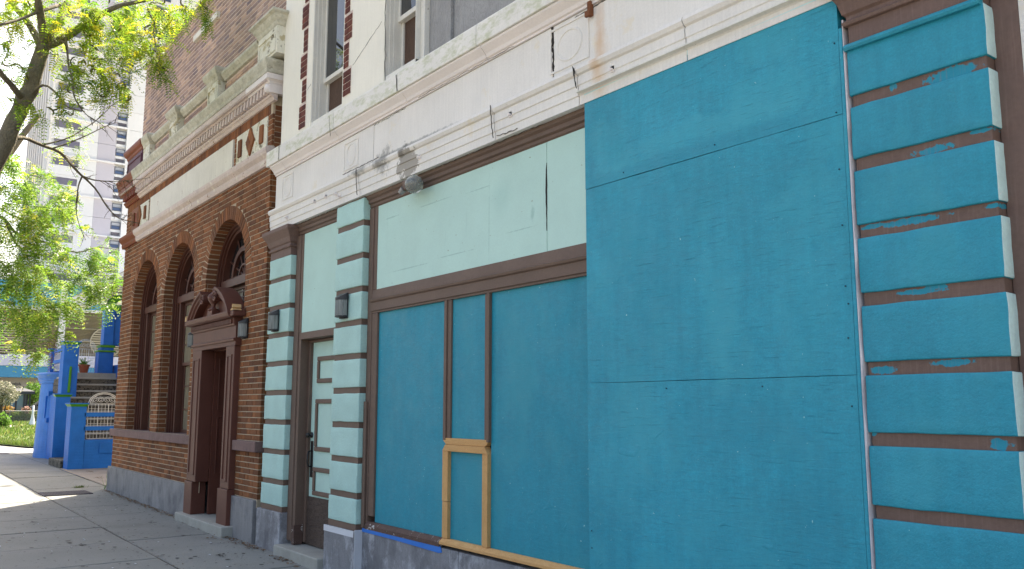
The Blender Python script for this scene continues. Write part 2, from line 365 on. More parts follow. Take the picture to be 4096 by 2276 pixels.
def wood_mat(name, base, dark, sc=(1, 1, 8), scale=9, bumps=.3, amt=.6):
    k = N(name)
    g = k.noise(scale, 7, .65, k.vec(sc), 1.2)
    rings = k.math('FRACT', k.math('MULTIPLY', g, 9.))
    col = k.mix(k.math('MULTIPLY', k.ramp(rings, .55, .95), amt), base, dark)
    col = k.mix(k.ramp(k.noise(3, 4), .35, .7, 0, .35), col, dark)
    col = k.scalecol(col, k.ramp(k.noise(90, 4, .6, k.vec(sc)), .3, .7, .88, 1.1))
    MATS[name] = k.done(col, .75, k.bump(k.math('ADD', g, k.math('MULTIPLY', rings, .15)), bumps, .01), .25); return MATS[name]
wood_mat('new_pine', lin(212, 166, 112), lin(184, 134, 82), (1, 1, 6), 3, .15, .45)
wood_mat('new_pine_upright', lin(210, 164, 110), lin(182, 132, 80), (6, 6, 1), 3, .15, .45)
wood_mat('kick_plywood', lin(92, 78, 70), lin(52, 40, 36), (1, 1, 3.2), 3.2, .7, .7)
wood_mat('grey_plywood', lin(158, 158, 158), lin(118, 116, 116), (3.4, 1, .7), 3.4, .5, .5)
wood_mat('dark_plywood', lin(92, 72, 60), lin(58, 44, 38), (3.4, 1, .8), 3.4, .4, .5)

def brick_mat(name, base, attr):
    k = N(name)
    if attr:
        a = k.n('ShaderNodeAttribute'); a.attribute_name = 'rnd'; rnd = a.outputs['Fac']
    else: rnd = k.n('ShaderNodeObjectInfo').outputs['Random']
    rr = k.math('FRACT', k.math('MULTIPLY', rnd, 7.31))
    col = k.mix(rnd, (base[0]*.66, base[1]*.66, base[2]*.72, 1), (base[0]*1.32, base[1]*1.25, base[2]*1.15, 1))
    col = k.mix(k.ramp(rr, .82, .9, 0, .55), col, (base[0]*.5, base[1]*.55, base[2]*.8, 1))
    f = k.math('MULTIPLY', k.ramp(k.noise(90, 5, .7), .3, .7, .8, 1.2), k.ramp(k.noise(1.1, 6, .65, k.vec((1.3, 1, .6))), .3, .7, .72, 1.2))
    col = k.scalecol(col, f)
    col = k.mix(k.ramp(k.noise(150, 3), .66, .72, 0, .5), col, (.05, .03, .025, 1))
    MATS[name] = k.done(col, .85, k.bump(k.noise(110, 6, .7), .5, .006), .2); return MATS[name]
BRICK = lin(132, 87, 59); BRICKU = lin(172, 148, 136)
brick_mat('brick', BRICK, False); brick_mat('brick_many', BRICK, True); brick_mat('brick_upper', BRICKU, True)
brick_mat('brick_plum', lin(104, 64, 58), True)

def glass_mat(name, tint, rough=.03):
    k = N(name); MATS[name] = k.done(tint, rough, k.bump(k.noise(2.5, 2), .04, .02), .9); return MATS[name]
glass_mat('dark_glass', (.018, .02, .022, 1)); glass_mat('tower_glass', lin(74, 96, 140, .8), .12); glass_mat('kiosk_glass', lin(128, 152, 156, .7), .1)
def clear_glass(name, mixf=.9):
    k = N(name); g = k.n('ShaderNodeBsdfGlossy'); g.inputs['Roughness'].default_value = .08
    t = k.n('ShaderNodeBsdfTransparent'); t.inputs[0].default_value = (.9, .92, .92, 1)
    x = k.n('ShaderNodeMixShader'); x.inputs[0].default_value = mixf
    k.l(g.outputs[0], x.inputs[1]); k.l(t.outputs[0], x.inputs[2]); k.l(x.outputs[0], k.o.inputs['Surface']); MATS[name] = k.m
clear_glass('lamp_glass', .72)
k = N('globe_glass'); col = k.mix(k.ramp(k.noise(20, 6, .7), .62, .66), lin(196, 200, 196), lin(110, 92, 74))
k.b.inputs['Transmission Weight'].default_value = .75; k.b.inputs['Alpha'].default_value = 1
MATS['globe_glass'] = k.done(col, k.ramp(k.noise(14, 4), .4, .6, .05, .35), None, .7)

def leaf_mat(name, a, b, c, trans=.5):
    k = N(name); at = k.n('ShaderNodeAttribute'); at.attribute_name = 'rnd'
    col = k.mix(k.ramp(at.outputs['Fac'], 0, .75), a, b); col = k.mix(k.ramp(at.outputs['Fac'], .82, .9), col, c)
    k.done(col, .5, None, .35)
    t = k.n('ShaderNodeBsdfTranslucent'); k.l(k.scalecol(col, 1.5), t.inputs['Color'])
    x = k.n('ShaderNodeMixShader'); x.inputs[0].default_value = trans
    k.l(k.b.outputs[0], x.inputs[1]); k.l(t.outputs[0], x.inputs[2]); k.l(x.outputs[0], k.o.inputs['Surface']); MATS[name] = k.m
leaf_mat('locust_leaf', (.075, .16, .016, 1), (.235, .32, .024, 1), (.40, .36, .03, 1), .55)
leaf_mat('locust_leaf_far', (.07, .16, .022, 1), (.20, .30, .035, 1), (.36, .35, .05, 1), .5)
leaf_mat('pod', (.09, .10, .02, 1), (.12, .10, .03, 1), (.10, .07, .03, 1), .2)
leaf_mat('grass_blade', (.05, .10, .015, 1), (.10, .15, .03, 1), (.18, .17, .06, 1), .4)
leaf_mat('shrub_leaf', (.10, .12, .06, 1), (.30, .29, .22, 1), (.42, .40, .34, 1), .3)
leaf_mat('green_leaf', (.06, .14, .02, 1), (.10, .2, .03, 1), (.14, .22, .04, 1), .5)
leaf_mat('orange_flower', (.06, .12, .02, 1), (.42, .20, .03, 1), (.5, .3, .08, 1), .3)
leaf_mat('pink_flower', (.06, .12, .02, 1), (.45, .22, .22, 1), (.5, .3, .28, 1), .3)
leaf_mat('brown_leaf', (.10, .05, .02, 1), (.16, .08, .03, 1), (.2, .11, .05, 1), .3)
plain('lawn_soil', (.075, .11, .03, 1), .95, .25, .8, .2, 20, .5, 30, .02)
m = MATS

# ------------------------------------------------------------------ the ground, road, pavement
def sheet(name, mat, xs, y0, y1, dz, nx=None):
    mb = MB()
    for a, b in zip(xs[:-1], xs[1:]):
        mb.add([(a, y0, gz(a)+dz), (b, y0, gz(b)+dz), (b, y1, gz(b)+dz), (a, y1, gz(a)+dz)], [(0, 1, 2, 3)])
    return struct(mb.build(name, mat, recalc=False))
plain('ground_earth', lin(150, 142, 120), .95, .2, .05, .15, 3, .3, 8, .02)
sheet('ground', m['ground_earth'], [-900, -26, 90], -700, 700, -.35)
sheet('road', m['asphalt'], [-300, -26, 60], -15.0, -4.78, -.15)
sheet('opposite_pavement', m['concrete_slab'], [-300, -26, 60], -22.0, -15.0, -.02)
walk = sheet('pavement', m['joint_dirt'], [-62, -26, 14], -4.62, .12, -.009)
kerb = MB()
for a, b in ((14, -26), (-26, -62)):
    kerb.add([(a, -4.78, gz(a)-.3), (b, -4.78, gz(b)-.3), (b, -4.62, gz(b)-.3), (a, -4.62, gz(a)-.3), (a, -4.78, gz(a)), (b, -4.78, gz(b)), (b, -4.62, gz(b)), (a, -4.62, gz(a))],
             [(0, 1, 2, 3), (4, 5, 6, 7), (0, 1, 5, 4), (2, 3, 7, 6), (3, 0, 4, 7), (1, 2, 6, 5)])
struct(kerb.build('kerb', m['step_stone'], bevel=.015))
XJ = [13.6, 12.4, 11.2, 10.0, 8.8, 7.6, 6.4, 5.2, 4.0, 2.8, 1.6, .37, -.95, -2.25, -3.5, -4.65, -5.75, -6.78, -7.81]
while XJ[-1] > -60: XJ.append(XJ[-1]-1.32)
YJ = [-4.62, -3.72, -2.52, -1.12, .1]
for i in range(len(XJ)-1):
    for j in range(4):
        if XJ[i] < -30 and j < 1: continue
        b, a = XJ[i]-.011, XJ[i+1]+.011; y0, y1 = YJ[j]+.009, YJ[j+1]-.009; q = random.uniform(-.003, .003)
        za, zb = gz(a)+q, gz(b)+q+random.uniform(-.003, .003)
        MB().add([(a, y0, za-.06), (b, y0, zb-.06), (b, y1, zb-.06), (a, y1, za-.06), (a, y0, za), (b, y0, zb), (b, y1, zb), (a, y1, za)],
                 [(0, 3, 2, 1), (4, 5, 6, 7), (0, 1, 5, 4), (2, 3, 7, 6), (3, 0, 4, 7), (1, 2, 6, 5)]).build('paving_slab', m['concrete_slab'], walk, bevel=.006, seg=1, recalc=False)
gs = MB(); random.seed(31)
for i in range(260):
    x, y = random.uniform(-9, 3.5), random.uniform(-3.6, -.15); r_ = random.uniform(.008, .026); n_ = 7
    gs.add([(x+r_*(.7+.5*random.random())*math.cos(6.283*t/n_), y+r_*(.7+.5*random.random())*math.sin(6.283*t/n_), gz(x)+.0065) for t in range(n_)], [tuple(range(n_))])
for xs_, ys_, l_ in ((-4.6, -1.9, .16), (-3.2, -1.75, .14), (-2.3, -.5, .1), (-.9, -1.6, .12), (.6, -.55, .12)):      # dark smears
    for t in range(14):
        x, y = xs_+random.gauss(0, l_*.35), ys_+random.gauss(0, l_*.2); r_ = random.uniform(.008, .024); gs.add([(x+r_*(.5+random.random())*math.cos(6.283*q/8), y+.6*r_*(.5+random.random())*math.sin(6.283*q/8), gz(x)+.0068+t*1e-5) for q in range(8)], [tuple(range(8))])
plain('gum', lin(70, 69, 67), .9, .2, 10)
stuff(gs.build('gum_spots', m['gum'], walk, recalc=False)); random.seed(12)
sheet('side_yard', m['concrete_pink'], [-12.6, -7.0], .105, 14, .004)
sheet('stoop_pad', m['concrete_slab'], [-30, -12.6], .105, 1.0, -.01)
# lawn with blades
lawn = MB().add([(-75, .25, gz(-75)+.02), (-25.2, .25, .245), (-22.5, .9, .225), (-22.5, 30, .225), (-75, 40, gz(-75)+.02)], [(0, 1, 2, 3, 4)])
struct(lawn.build('lawn', m['lawn_soil'], recalc=False))

def leaf_mesh(name, quads, mat, parent=None, rnd=None, per=1):
    """quads: list of 4-point lists -> one mesh with a per-leaf random value"""
    me = bpy.data.meshes.new(name); vs = [p for q in quads for p in q]
    c = Vector((sum(p[0] for p in vs)/len(vs), sum(p[1] for p in vs)/len(vs), min(p[2] for p in vs)))
    me.from_pydata([(p[0]-c.x, p[1]-c.y, p[2]-c.z) for p in vs], [], [(4*i, 4*i+1, 4*i+2, 4*i+3) for i in range(len(quads))])
    me.materials.append(mat)
    a = me.attributes.new('rnd', 'FLOAT', 'POINT')
    a.data.foreach_set('value', [x for i in range(len(quads)) for x in [rnd[i] if rnd else random.random()]*4])
    return link(name, me, c, parent)
def rv(): return Vector((random.gauss(0, 1), random.gauss(0, 1), random.gauss(0, 1))).normalized()
def blade(p, h, w, lean=.4):
    d = random.uniform(0, 6.28); s = Vector((math.cos(d), math.sin(d), 0))*w; p = Vector(p)
    t = p+Vector((random.uniform(-lean, lean)*h, random.uniform(-lean, lean)*h, h)); mid = (p+t)/2+s*.3
    return [p-s, p+s, t+s*.15, t-s*.15]
gq = []
for i in range(15000):
    x = -24-46*random.random()**1.6; y = random.uniform(.3, 12 if x > -40 else 16)
    if x > -25.2 and y < .9: continue
    gq.append(blade((x, y, .24), random.uniform(.04, .13)*(1+.6*(x < -35)), .012+.0006*(-x)))
for i in range(1500):
    x = random.uniform(-27, -22.6); y = .3+max(0, (x+25.2)*.25)+random.random()*.25
    gq.append(blade((x, y, .23), random.uniform(.06, .2), .012, .7))
tag(leaf_mesh('grass', gq, m['grass_blade']), 'sunlit unmown grass of the lawn beyond the blue house', 'grass', kind='stuff')

# ------------------------------------------------------------------ brick building with the arched windows
BB = thing('brick_building', 'two-storey brown brick building with three arched windows and white terracotta cornice', 'building', (-3.5, 0, 0))
XL, XR = -7.02, .10
CH = .0677
WIN = [(-5.42, .78), (-3.46, .78), (-1.385, .78)]; SPR = 3.24; RO = .975; SILL = 1.15
def opening(x, z):
    for cx, r in WIN:
        if abs(x-cx) < r and z < SPR+math.sqrt(max(0, r*r-(x-cx)**2)): return True
    return False
# mortar backing with the openings left out
mb = MB(); ZB0, ZT = .40, 5.30; YB = .007
def vstrip(x0, x1, z00, z01, z10, z11): mb.add([(x0, YB, z00), (x1, YB, z10), (x1, YB, z11), (x0, YB, z01)], [(0, 1, 2, 3)])
cur = XL+.004
for cx, r in WIN:
    vstrip(cur, cx-r-.006, ZB0, ZT, ZB0, ZT)
    lo = SILL if cx < -2 else 2.68
    if cx < -2: vstrip(cx-r-.006, cx+r+.006, ZB0, SILL, ZB0, SILL)
    else: vstrip(cx-r-.006, -2.0, ZB0, 2.68, ZB0, 2.68); vstrip(-.9, cx+r+.006, ZB0, 2.68, ZB0, 2.68)
    n = 40; q = r+.006
    for i in range(n):
        a, b = cx-q*math.cos(math.pi*i/n), cx-q*math.cos(math.pi*(i+1)/n)
        vstrip(a, b, SPR+math.sqrt(max(0, q*q-(a-cx)**2)), ZT, SPR+math.sqrt(max(0, q*q-(b-cx)**2)), ZT)
    for s in (-1, 1):    # jamb backing
        x = cx+s*(r+.006); mb.add([(x, YB, lo), (x, .42, lo), (x, .42, SPR), (x, YB, SPR)], [(0, 1, 2, 3)])
    for i in range(n):
        a, b = math.pi*i/n, math.pi*(i+1)/n
        mb.add([(cx+q*math.cos(a), YB, SPR+q*math.sin(a)), (cx+q*math.cos(b), YB, SPR+q*math.sin(b)), (cx+q*math.cos(b), .42, SPR+q*math.sin(b)), (cx+q*math.cos(a), .42, SPR+q*math.sin(a))], [(0, 1, 2, 3)])
    cur = cx+r+.006
vstrip(cur, XR-.006, ZB0, ZT, ZB0, ZT)
mb.add([(XR-.006, YB, ZB0), (XR-.006, .9, ZB0), (XR-.006, .9, 8), (XR-.006, YB, ZT)], [(0, 1, 2, 3)])
mb.box(XL+.004, XR-.01, .70, 9.0, 0, 5.2)       # the body of the house behind the front
wall = mb.build('wall', m['mortar'], BB, recalc=False)
# courses of brick
BR = []      # (kind, x0,x1,y0,y1,z0,z1)
def cut(iv, holes):
    out = [iv]
    for h0, h1 in holes:
        nx = []
        for a, b in out:
            if h1 <= a or h0 >= b: nx.append((a, b)); continue
            if a < h0: nx.append((a, h0))
            if b > h1: nx.append((h1, b))
        out = nx
    return [(a, b) for a, b in out if b-a > .018]
def holes_at(z):
    h = []
    for cx, r in WIN:
        if (SILL if cx < -2 else 2.66) < z < SPR: h.append((cx-r-.004, cx+r+.004))
        elif SPR <= z < SPR+RO: w = math.sqrt(RO*RO-(z-SPR)**2); h.append((cx-w-.004, cx+w+.004))
    if z < 2.66: h.append((-2.32, -.66))
    return h
def courses(x0, x1, z0, z1, holes, flem=True, ph=0., g=0.):
    out = []; row = 0; z = z0
    while z+.03 < z1:
        zt = min(z+CH-.011-g, z1); x = x0-(.1575 if row % 2 else 0)-ph; k = 0
        while x < x1:
            w = (.200 if k % 2 == 0 else .092) if flem else .200
            a, b = max(x, x0), min(x+w, x1)
            if b-a > .018:
                for p, q in cut((a, b), holes((z+zt)/2)): out.append((p, q, z, zt))
            x += w+.0125+g; k += 1
        z += CH; row += 1
    return out
for z0, z1 in ((.493, 1.02), (1.155, 4.44)):
    for a, b, c, d in courses(XL, XR, z0, z1, holes_at):
        j = random.uniform(-.0022, .0022); BR.append((a, b, j, .03, c, d))
# little upright bricks under and over the white frieze, plain brick beside it
x = XL
while x < XR-.07:
    for z0, z1 in ((4.672, 4.70), (5.105, 5.235)): BR.append((x, x+.0605, random.uniform(-.002, .002), .03, z0, z1))
    x += .0705
for a, b, c, d in courses(XR-.13, XR, 4.70, 5.10, lambda z: []): BR.append((a, b, 0, .03, c, d))
for a, b, c, d in courses(-1.225, -1.12, 4.70, 5.10, lambda z: []): BR.append((a, b, 0, .03, c, d))
for a, b, c, d in courses(-5.46, -5.345, 4.70, 5.10, lambda z: []): BR.append((a, b, 0, .03, c, d))
for a, b, c, d in courses(XL, -6.62, 4.70, 5.10, lambda z: []): BR.append((a, b, 0, .03, c, d))
# the return at the right-hand corner and the jambs of the openings (faces look along x)
SIDE = []    # (x face, sign, y0,y1,z0,z1)
def side_courses(xf, sg, y0, y1, z0, z1):
    z = z0; row = 0
    while z+.03 < z1:
        zt = min(z+CH-.011, z1); y = y0; k = row % 2
        while y < y1-.015:
            w = .203 if k % 2 else .098; SIDE.append((xf, sg, y, min(y+w, y1), z, zt)); y += w+.0095; k += 1
        z += CH; row += 1
side_courses(XR, 1, .034, .75, .493, 1.02); side_courses(XR, 1, .034, .75, 1.155, 5.24)
for cx, r in WIN:
    zlo = 1.155 if cx < -2 else 1.155+CH*23
    side_courses(cx-r, 1, .034, .30, zlo, SPR); side_courses(cx+r, -1, .034, .30, zlo, SPR)
def face_brick(mb, t):
    a, b, y0, y1, c, d = t; mb.cbox(a, b, y0, y1, c, d, .0035)
def side_brick(mb, t):
    xf, sg, y0, y1, c, d = t; e = random.uniform(0, .003)
    x0, x1 = (xf-.03, xf-e) if sg > 0 else (xf+e, xf+.03); mb.box(x0, x1, y0, y1, c, d)
def dist2(x, y, z): return (x-CAM.x)**2+(y-CAM.y)**2+(z-CAM.z)**2
BR.sort(key=lambda t: dist2((t[0]+t[1])/2, 0, (t[4]+t[5])/2)/((t[1]-t[0])*(t[5]-t[4])/.012)**.5)
cache = {}
for t in BR[:300]:
    key = (round(t[1]-t[0], 3), round(t[5]-t[4], 4))
    if key not in cache:
        q = MB(); q.cbox(-key[0]/2, key[0]/2, 0, .03, 0, key[1], .0035); cache[key] = q.mesh('brick', m['brick'], center=False)[0]
    link('brick', cache[key], Vector(((t[0]+t[1])/2, t[2], t[4])), wall)
def many(name, items, fn, mat, parent):
    q = MB(); rn = []
    for t in items:
        n0 = len(q.v); fn(q, t); rn += [random.random()]*(len(q.v)-n0)
    me, c = q.mesh(name, mat, recalc=False); a = me.attributes.new('rnd', 'FLOAT', 'POINT'); a.data.foreach_set('value', rn)
    return stuff(link(name, me, c, parent))
many('bricks', BR[300:], face_brick, m['brick_many'], wall)
many('return_bricks', SIDE, side_brick, m['brick_many'], wall)
# arch rings of cut brick
for cx, r in WIN:
    n = 34
    for i in range(n):
        a0, a1 = math.pi*i/n+.0115, math.pi*(i+1)/n-.0115
        y = random.uniform(-.002, .002)
        MB().arc(cx, SPR, r, RO-.014, y, .30, a0, a1, 1).build('voussoir', m['brick'], wall)
# granite plinth
for a, b in ((-7.12, -5.9), (-5.893, -4.3), (-4.293, -2.34), (-.655, .072)):
    bx('granite_block', m['granite'], BB, a, b, -.035, .3, -.25, .482, .008)
bx('granite_block', m['granite'], BB, .06, .072, .302, .9, -.25, .482)
bx('sill_band', m['brownstone'], BB, -7.08, -2.335, -.055, .34, 1.024, 1.145, .008)
bx('sill_band', m['brownstone'], BB, -.65, .118, -.055, .34, 1.024, 1.145, .008)
# string course, red at the far end, white from there on
sp = [(.02, 4.445), (-.03, 4.447), (-.045, 4.49), (-.045, 4.53), (-.085, 4.575), (-.095, 4.61), (-.095, 4.645), (-.05, 4.668), (.02, 4.67)]
def lengths(name, prof, cuts, mats, parent, gap=.004, bevel=0):
    out = []
    for i, (a, b) in enumerate(zip(cuts[:-1], cuts[1:])):
        mm = mats if not callable(mats) else mats((a+b)/2)
        out.append(MB().ext(prof, a+gap/2, b-gap/2, 'x').build(name, mm, parent, bevel=bevel))
    return out
redder = lambda w: (lambda x: m['red_paint'] if x < -6.12 else m[w])
lengths('string_course', sp, [-7.12, -6.12, -5.1, -4.1, -3.05, -2.1, -1.1, .16], redder('terracotta_white'), BB)
# frieze
bx('frieze_panel', m['panel_white'], BB, -5.335, -3.3, -.022, .02, 4.705, 5.098, .004); bx('frieze_panel', m['panel_white'], BB, -3.295, -1.235, -.022, .02, 4.705, 5.098, .004)
def diamond_panel(x0, x1, red=None):
    p = bx('diamond_panel', m['pedestal_white'], BB, x0, x1, -.012, .02, 4.705, 5.098, .004)
    if red: bx('painted_strip', m['red_paint'], p, x0-.002, red, -.016, .018, 4.703, 5.10)
    cx = (x0+x1)/2; cz = 4.9; q = []
    for s in (-1, 1):
        MB().box(cx+s*.38-.055, cx+s*.38+.055, -.034, 0, cz-.115, cz+.115).build('brick', m['brick'], p, bevel=.004, seg=1)
    for i, (ax, az) in enumerate(((0, .098), (.072, 0), (-.072, 0), (0, -.098))):   # four bricks set as a diamond
        w, h = .066, .092
        MB().ext([(cx+ax, cz+az-h), (cx+ax+w, cz+az), (cx+ax, cz+az+h), (cx+ax-w, cz+az)], -.036, 0, 'y').build('brick', m['brick'], p, bevel=.003, seg=1)
    return p
diamond_panel(-1.115, -.035); diamond_panel(-6.61, -5.47, -6.1)
# cornice: bed mould, dentils, soffit, crown
CC = [-7.22, -6.12, -5.3, -4.5, -3.7, -2.9, -2.1, -1.3, -.5, .0]
bed = [(.02, 5.235), (-.02, 5.24), (-.04, 5.275), (-.06, 5.29), (-.06, 5.315), (.02, 5.315)]
mid = [(.02, 5.316), (-.03, 5.316), (-.03, 5.43), (.02, 5.43)]
top = [(.02, 5.431), (-.105, 5.431), (-.115, 5.455), (-.15, 5.475), (-.19, 5.48), (-.19, 5.545), (-.205, 5.56), (-.215, 5.60), (-.25, 5.645), (-.27, 5.69), (-.27, 5.715), (-.10, 5.745), (.16, 5.75), (.16, 5.50), (.02, 5.48)]
cor = MB().ext(mid, -7.06, .13, 'x').build('cornice', m['terracotta_white'], BB)
lengths('bed_mould', bed, [-7.1, -6.12, -4.9, -3.7, -2.5, -1.2, .19], redder('terracotta_white'), cor)
def top_len(name, prof, cuts, mats, x1):
    """crown lengths; the last one is mitred round the corner to the right"""
    lengths(name, prof, cuts, mats, cor)
crown_lo = [p for p in top if p[1] < 5.5]+[(.02, 5.548)] if False else [(.02, 5.431), (-.10, 5.431), (-.105, 5.455), (-.125, 5.475), (-.14, 5.48), (-.14, 5.545), (.02, 5.548)]
crown_hi = [(.16, 5.549), (-.145, 5.549), (-.15, 5.56), (-.155, 5.60), (-.175, 5.645), (-.19, 5.69), (-.19, 5.715), (-.08, 5.745), (.16, 5.75)]
lengths('soffit_course', crown_lo, CC[:-1], redder('terracotta_white'), cor)
lengths('crown', crown_hi, CC[:-1], redder('weathered_coping'), cor)
def mitred(name, prof, xc, y_ref, mat):
    """the same profile run to the corner and returned along the side wall"""
    vs = []; n = len(prof); q = MB()
    for y, z in prof: vs.append((-.496, y, z))
    for y, z in prof: vs.append((xc-y, y, z))
    for y, z in prof: vs.append((xc-y, .9, z))
    f = []
    for k in range(2):
        for i in range(n): f.append((k*n+i, k*n+(i+1) % n, (k+1)*n+(i+1) % n, (k+1)*n+i))
    f += [tuple(range(n)), tuple(range(3*n-1, 2*n-1, -1))]
    q.add(vs, f); return q.build(name, mat, cor)
mitred('soffit_course', crown_lo, .10, 0, m['white_cove']); mitred('crown', crown_hi, .10, 0, m['weathered_coping'])
mitred('bed_mould', bed, .10, 0, m['terracotta_white']) if False else None
x = -7.0; i = 0
while x < .12:
    q = MB(); q.ext([(x, 5.32), (x+.05, 5.32), (x+.075, 5.425), (x+.02, 5.425)], -.102, -.028, 'y')
    q.build('dentil', m['red_paint'] if x < -6.12 else m['terracotta_white'], cor, bevel=.004, seg=1); x += .115
bd = MB(); x = -7.1
while x < .2: bd.lathe(x, -.125, [(.003, 5.452), (.018, 5.457), (.022, 5.47), (.012, 5.478)], 6); x += .055
stuff(bd.build('bead_row', m['terracotta_white'], cor, recalc=False))
MB().lathe(.155, -.10, [(.0, 5.315), (.03, 5.33), (.042, 5.37), (.03, 5.415), (.0, 5.43)], 12).build('corner_boss', m['white_cove'], cor, smooth=True)
bx('corner_block', m['white_cove'], cor, .125, .20, -.09, .5, 5.318, 5.43, .004)
# parapet: pedestals with moulded caps, coping, brick infill
def pedestal(x0, x1, y0, z0, z1, body, cap, flare=.07, panel=None):
    p = bx('parapet_pedestal', body, BB, x0, x1, y0, .16, z0, z1, .006)
    prof = [(0, 0), (-.012, .02), (-.02, .05), (-.05, .085), (-.065, .12), (-flare, .14), (-flare, .165), (-.03, .19)]
    q = MB(); vs = []; n = len(prof)
    for o, h in prof: vs += [(x0+o, y0+o, z1+h), (x1-o, y0+o, z1+h), (x1-o, .16, z1+h), (x0+o, .16, z1+h)]
    f = [(0, 1, 2, 3), tuple(4*(n-1)+i for i in range(4))]
    for i in range(n-1):
        for j in range(4): f.append((4*i+j, 4*i+(j+1) % 4, 4*i+4+(j+1) % 4, 4*i+4+j))
    q.add(vs, f); q.build('pedestal_cap', cap, p)
    if panel:
        w = x1-x0
        for a, b, c, d in ((x0+.03, x1-.03, z0+.03, z0+.06), (x0+.03, x1-.03, z1-.09, z1-.06), (x0+.03, x0+.06, z0+.062, z1-.092), (x1-.06, x1-.03, z0+.062, z1-.092)):
            bx('panel_moulding', panel, p, a, b, y0-.014, y0+.01, c, d, .004)
    return p
ZP = 5.755
pedestal(-6.8, -5.77, -.10, ZP, 6.05, m['plum_paint'], m['red_paint'], panel=m['plum_paint'])
pedestal(-5.76, -5.36, -.085, ZP, 6.05, m['pedestal_white'], m['weathered_coping'])
pedestal(-4.08, -3.68, -.10, ZP, 6.06, m['pedestal_white'], m['weathered_coping'], panel=m['pedestal_white'])
pedestal(-2.18, -1.76, -.10, ZP, 6.08, m['pedestal_white'], m['weathered_coping'], panel=m['pedestal_white'])
pedestal(-.22, .40, -.10, ZP, 6.10, m['pedestal_white'], m['weathered_coping'], .1, panel=m['pedestal_white'])
copr = [(.16, 6.06), (-.03, 6.06), (-.045, 6.085), (-.06, 6.10), (-.085, 6.135), (-.085, 6.17), (-.02, 6.205), (.16, 6.22)]
for a, b in ((-5.29, -4.15), (-3.61, -2.25), (-1.69, -.33)):
    n = max(1, round((b-a)/.75)); cs = [a+(b-a)*i/n for i in range(n+1)]
    lengths('coping', copr, cs, m['weathered_coping'], BB, .005)
    inf = bx('parapet_infill', m['mortar_dark'], BB, a-.06, b+.06, .008, .155, ZP, 6.058)
    many('infill_bricks', [(p, q, 0, .03, c, d) for p, q, c, d in courses(a-.06, b+.06, ZP+.008, 6.058, lambda z: [], False)], face_brick, m['brick_upper'], inf)
# taller storey set back a little, capped with pale coping, one window sill showing
uw = MB().box(-7.0, .6, .178, 9.0, 5.5, 7.98).build('upper_wall', m['mortar_dark'], BB)
many('upper_bricks', [(p, q, .172, .2, c, d) for p, q, c, d in courses(-7.0, .6, 6.0, 7.97, lambda z: [], False, 0, .005)], face_brick, m['brick_upper'], uw)
bx('upper_coping', m['weathered_coping'], uw, -7.06, .6, .12, .5, 7.982, 8.06, .006)
bx('upper_sill', m['panel_white'], uw, -3.85, -2.68, .12, .19, 7.42, 7.52, .008)

# windows in the arches
def arched_window(cx, r, zb):
    w = thing_part('arched_window', BB, (cx, .14, zb))
    D = m['sash_brown']; yo = .145
    for k, (ra, rb, ya) in enumerate(((.0, .05, 0.), (.05, .085, .025), (.085, .13, .05))):
        q = MB(); q.arc(cx, SPR, r-rb, r-ra, yo+ya, .36, 0, math.pi, 40)
        for s in (-1, 1):
            a, b = sorted((cx+s*(r-ra), cx+s*(r-rb))); q.box(a, b, yo+ya, .36, zb, SPR-.0005)
        q.build('frame', D, w)
    ri = r-.13
    bx('transom', D, w, cx-ri, cx+ri, yo+.03, .36, SPR-.08, SPR+.03, .008)
    # fanlight
    q = MB(); q.arc(cx, SPR+.03, .36, .43, .235, .33, 0, math.pi, 30); q.box(cx-ri, cx+ri, .24, .33, SPR+.031, SPR+.07); q.build('fanlight_ring', D, w)
    q = MB()
    for a in (25, 60, 90, 120, 155):
        t = R(a); d = Vector((math.cos(t), 0, math.sin(t)))
        for r0, r1 in ((.0, .37), (.42, ri)):
            q.tube([Vector((cx, .27, SPR+.05))+d*r0, Vector((cx, .27, SPR+.05))+d*r1], .012, 6)
    q.arc(cx, SPR+.03, .17, .195, .25, .30, 0, math.pi, 20); q.build('muntin', D, w)
    q = MB(); n = 32
    q.add([(cx+ri*math.cos(math.pi*i/n), .285, SPR+.03+ri*math.sin(math.pi*i/n)) for i in range(n+1)], [tuple(range(n+1))]); q.build('pane', m['dark_glass'], w, recalc=False)
    # lower lights: narrow side lights and a sash in the middle
    zt = SPR-.081
    for s in (-1, 1):
        q = MB(); q.box(cx+s*.52-.03, cx+s*.52+.03, yo+.04, .36, zb, zt); q.build('mullion', D, w, bevel=.006)
        a, b = sorted((cx+s*.551, cx+s*(ri-.001)))
        bx('pane', m['dark_glass'], w, a, b, .29, .294, zb, zt)
    zm = zb+(zt-zb)*.52
    for z0, z1, y in ((zb, zm+.02, .285), (zm-.02, zt, .25)):
        q = MB(); a, b = cx-.489, cx+.489
        q.box(a, a+.045, y, y+.035, z0, z1); q.box(b-.045, b, y, y+.035, z0, z1)
        q.box(a+.0455, b-.0455, y, y+.035, z0, z0+.05); q.box(a+.0455, b-.0455, y, y+.035, z1-.045, z1); q.build('sash', D, w, bevel=.004)
        q = MB(); q.box(cx-.009, cx+.009, y+.008, y+.03, z0+.051, z1-.046)
        for k in range(1, 3): zz = z0+(z1-z0)*k/3; q.box(a+.046, cx-.0095, y+.008, y+.03, zz-.009, zz+.009); q.box(cx+.0095, b-.046, y+.008, y+.03, zz-.009, zz+.009)
        q.build('muntin', D, w)
        bx('pane', m['curtain_glass'], w, a+.046, b-.046, y+.018, y+.021, z0+.051, z1-.046)
    bx('interior', m['interior_dark'], w, cx-r, cx+r, .40, .42, zb, SPR+r)
    return w
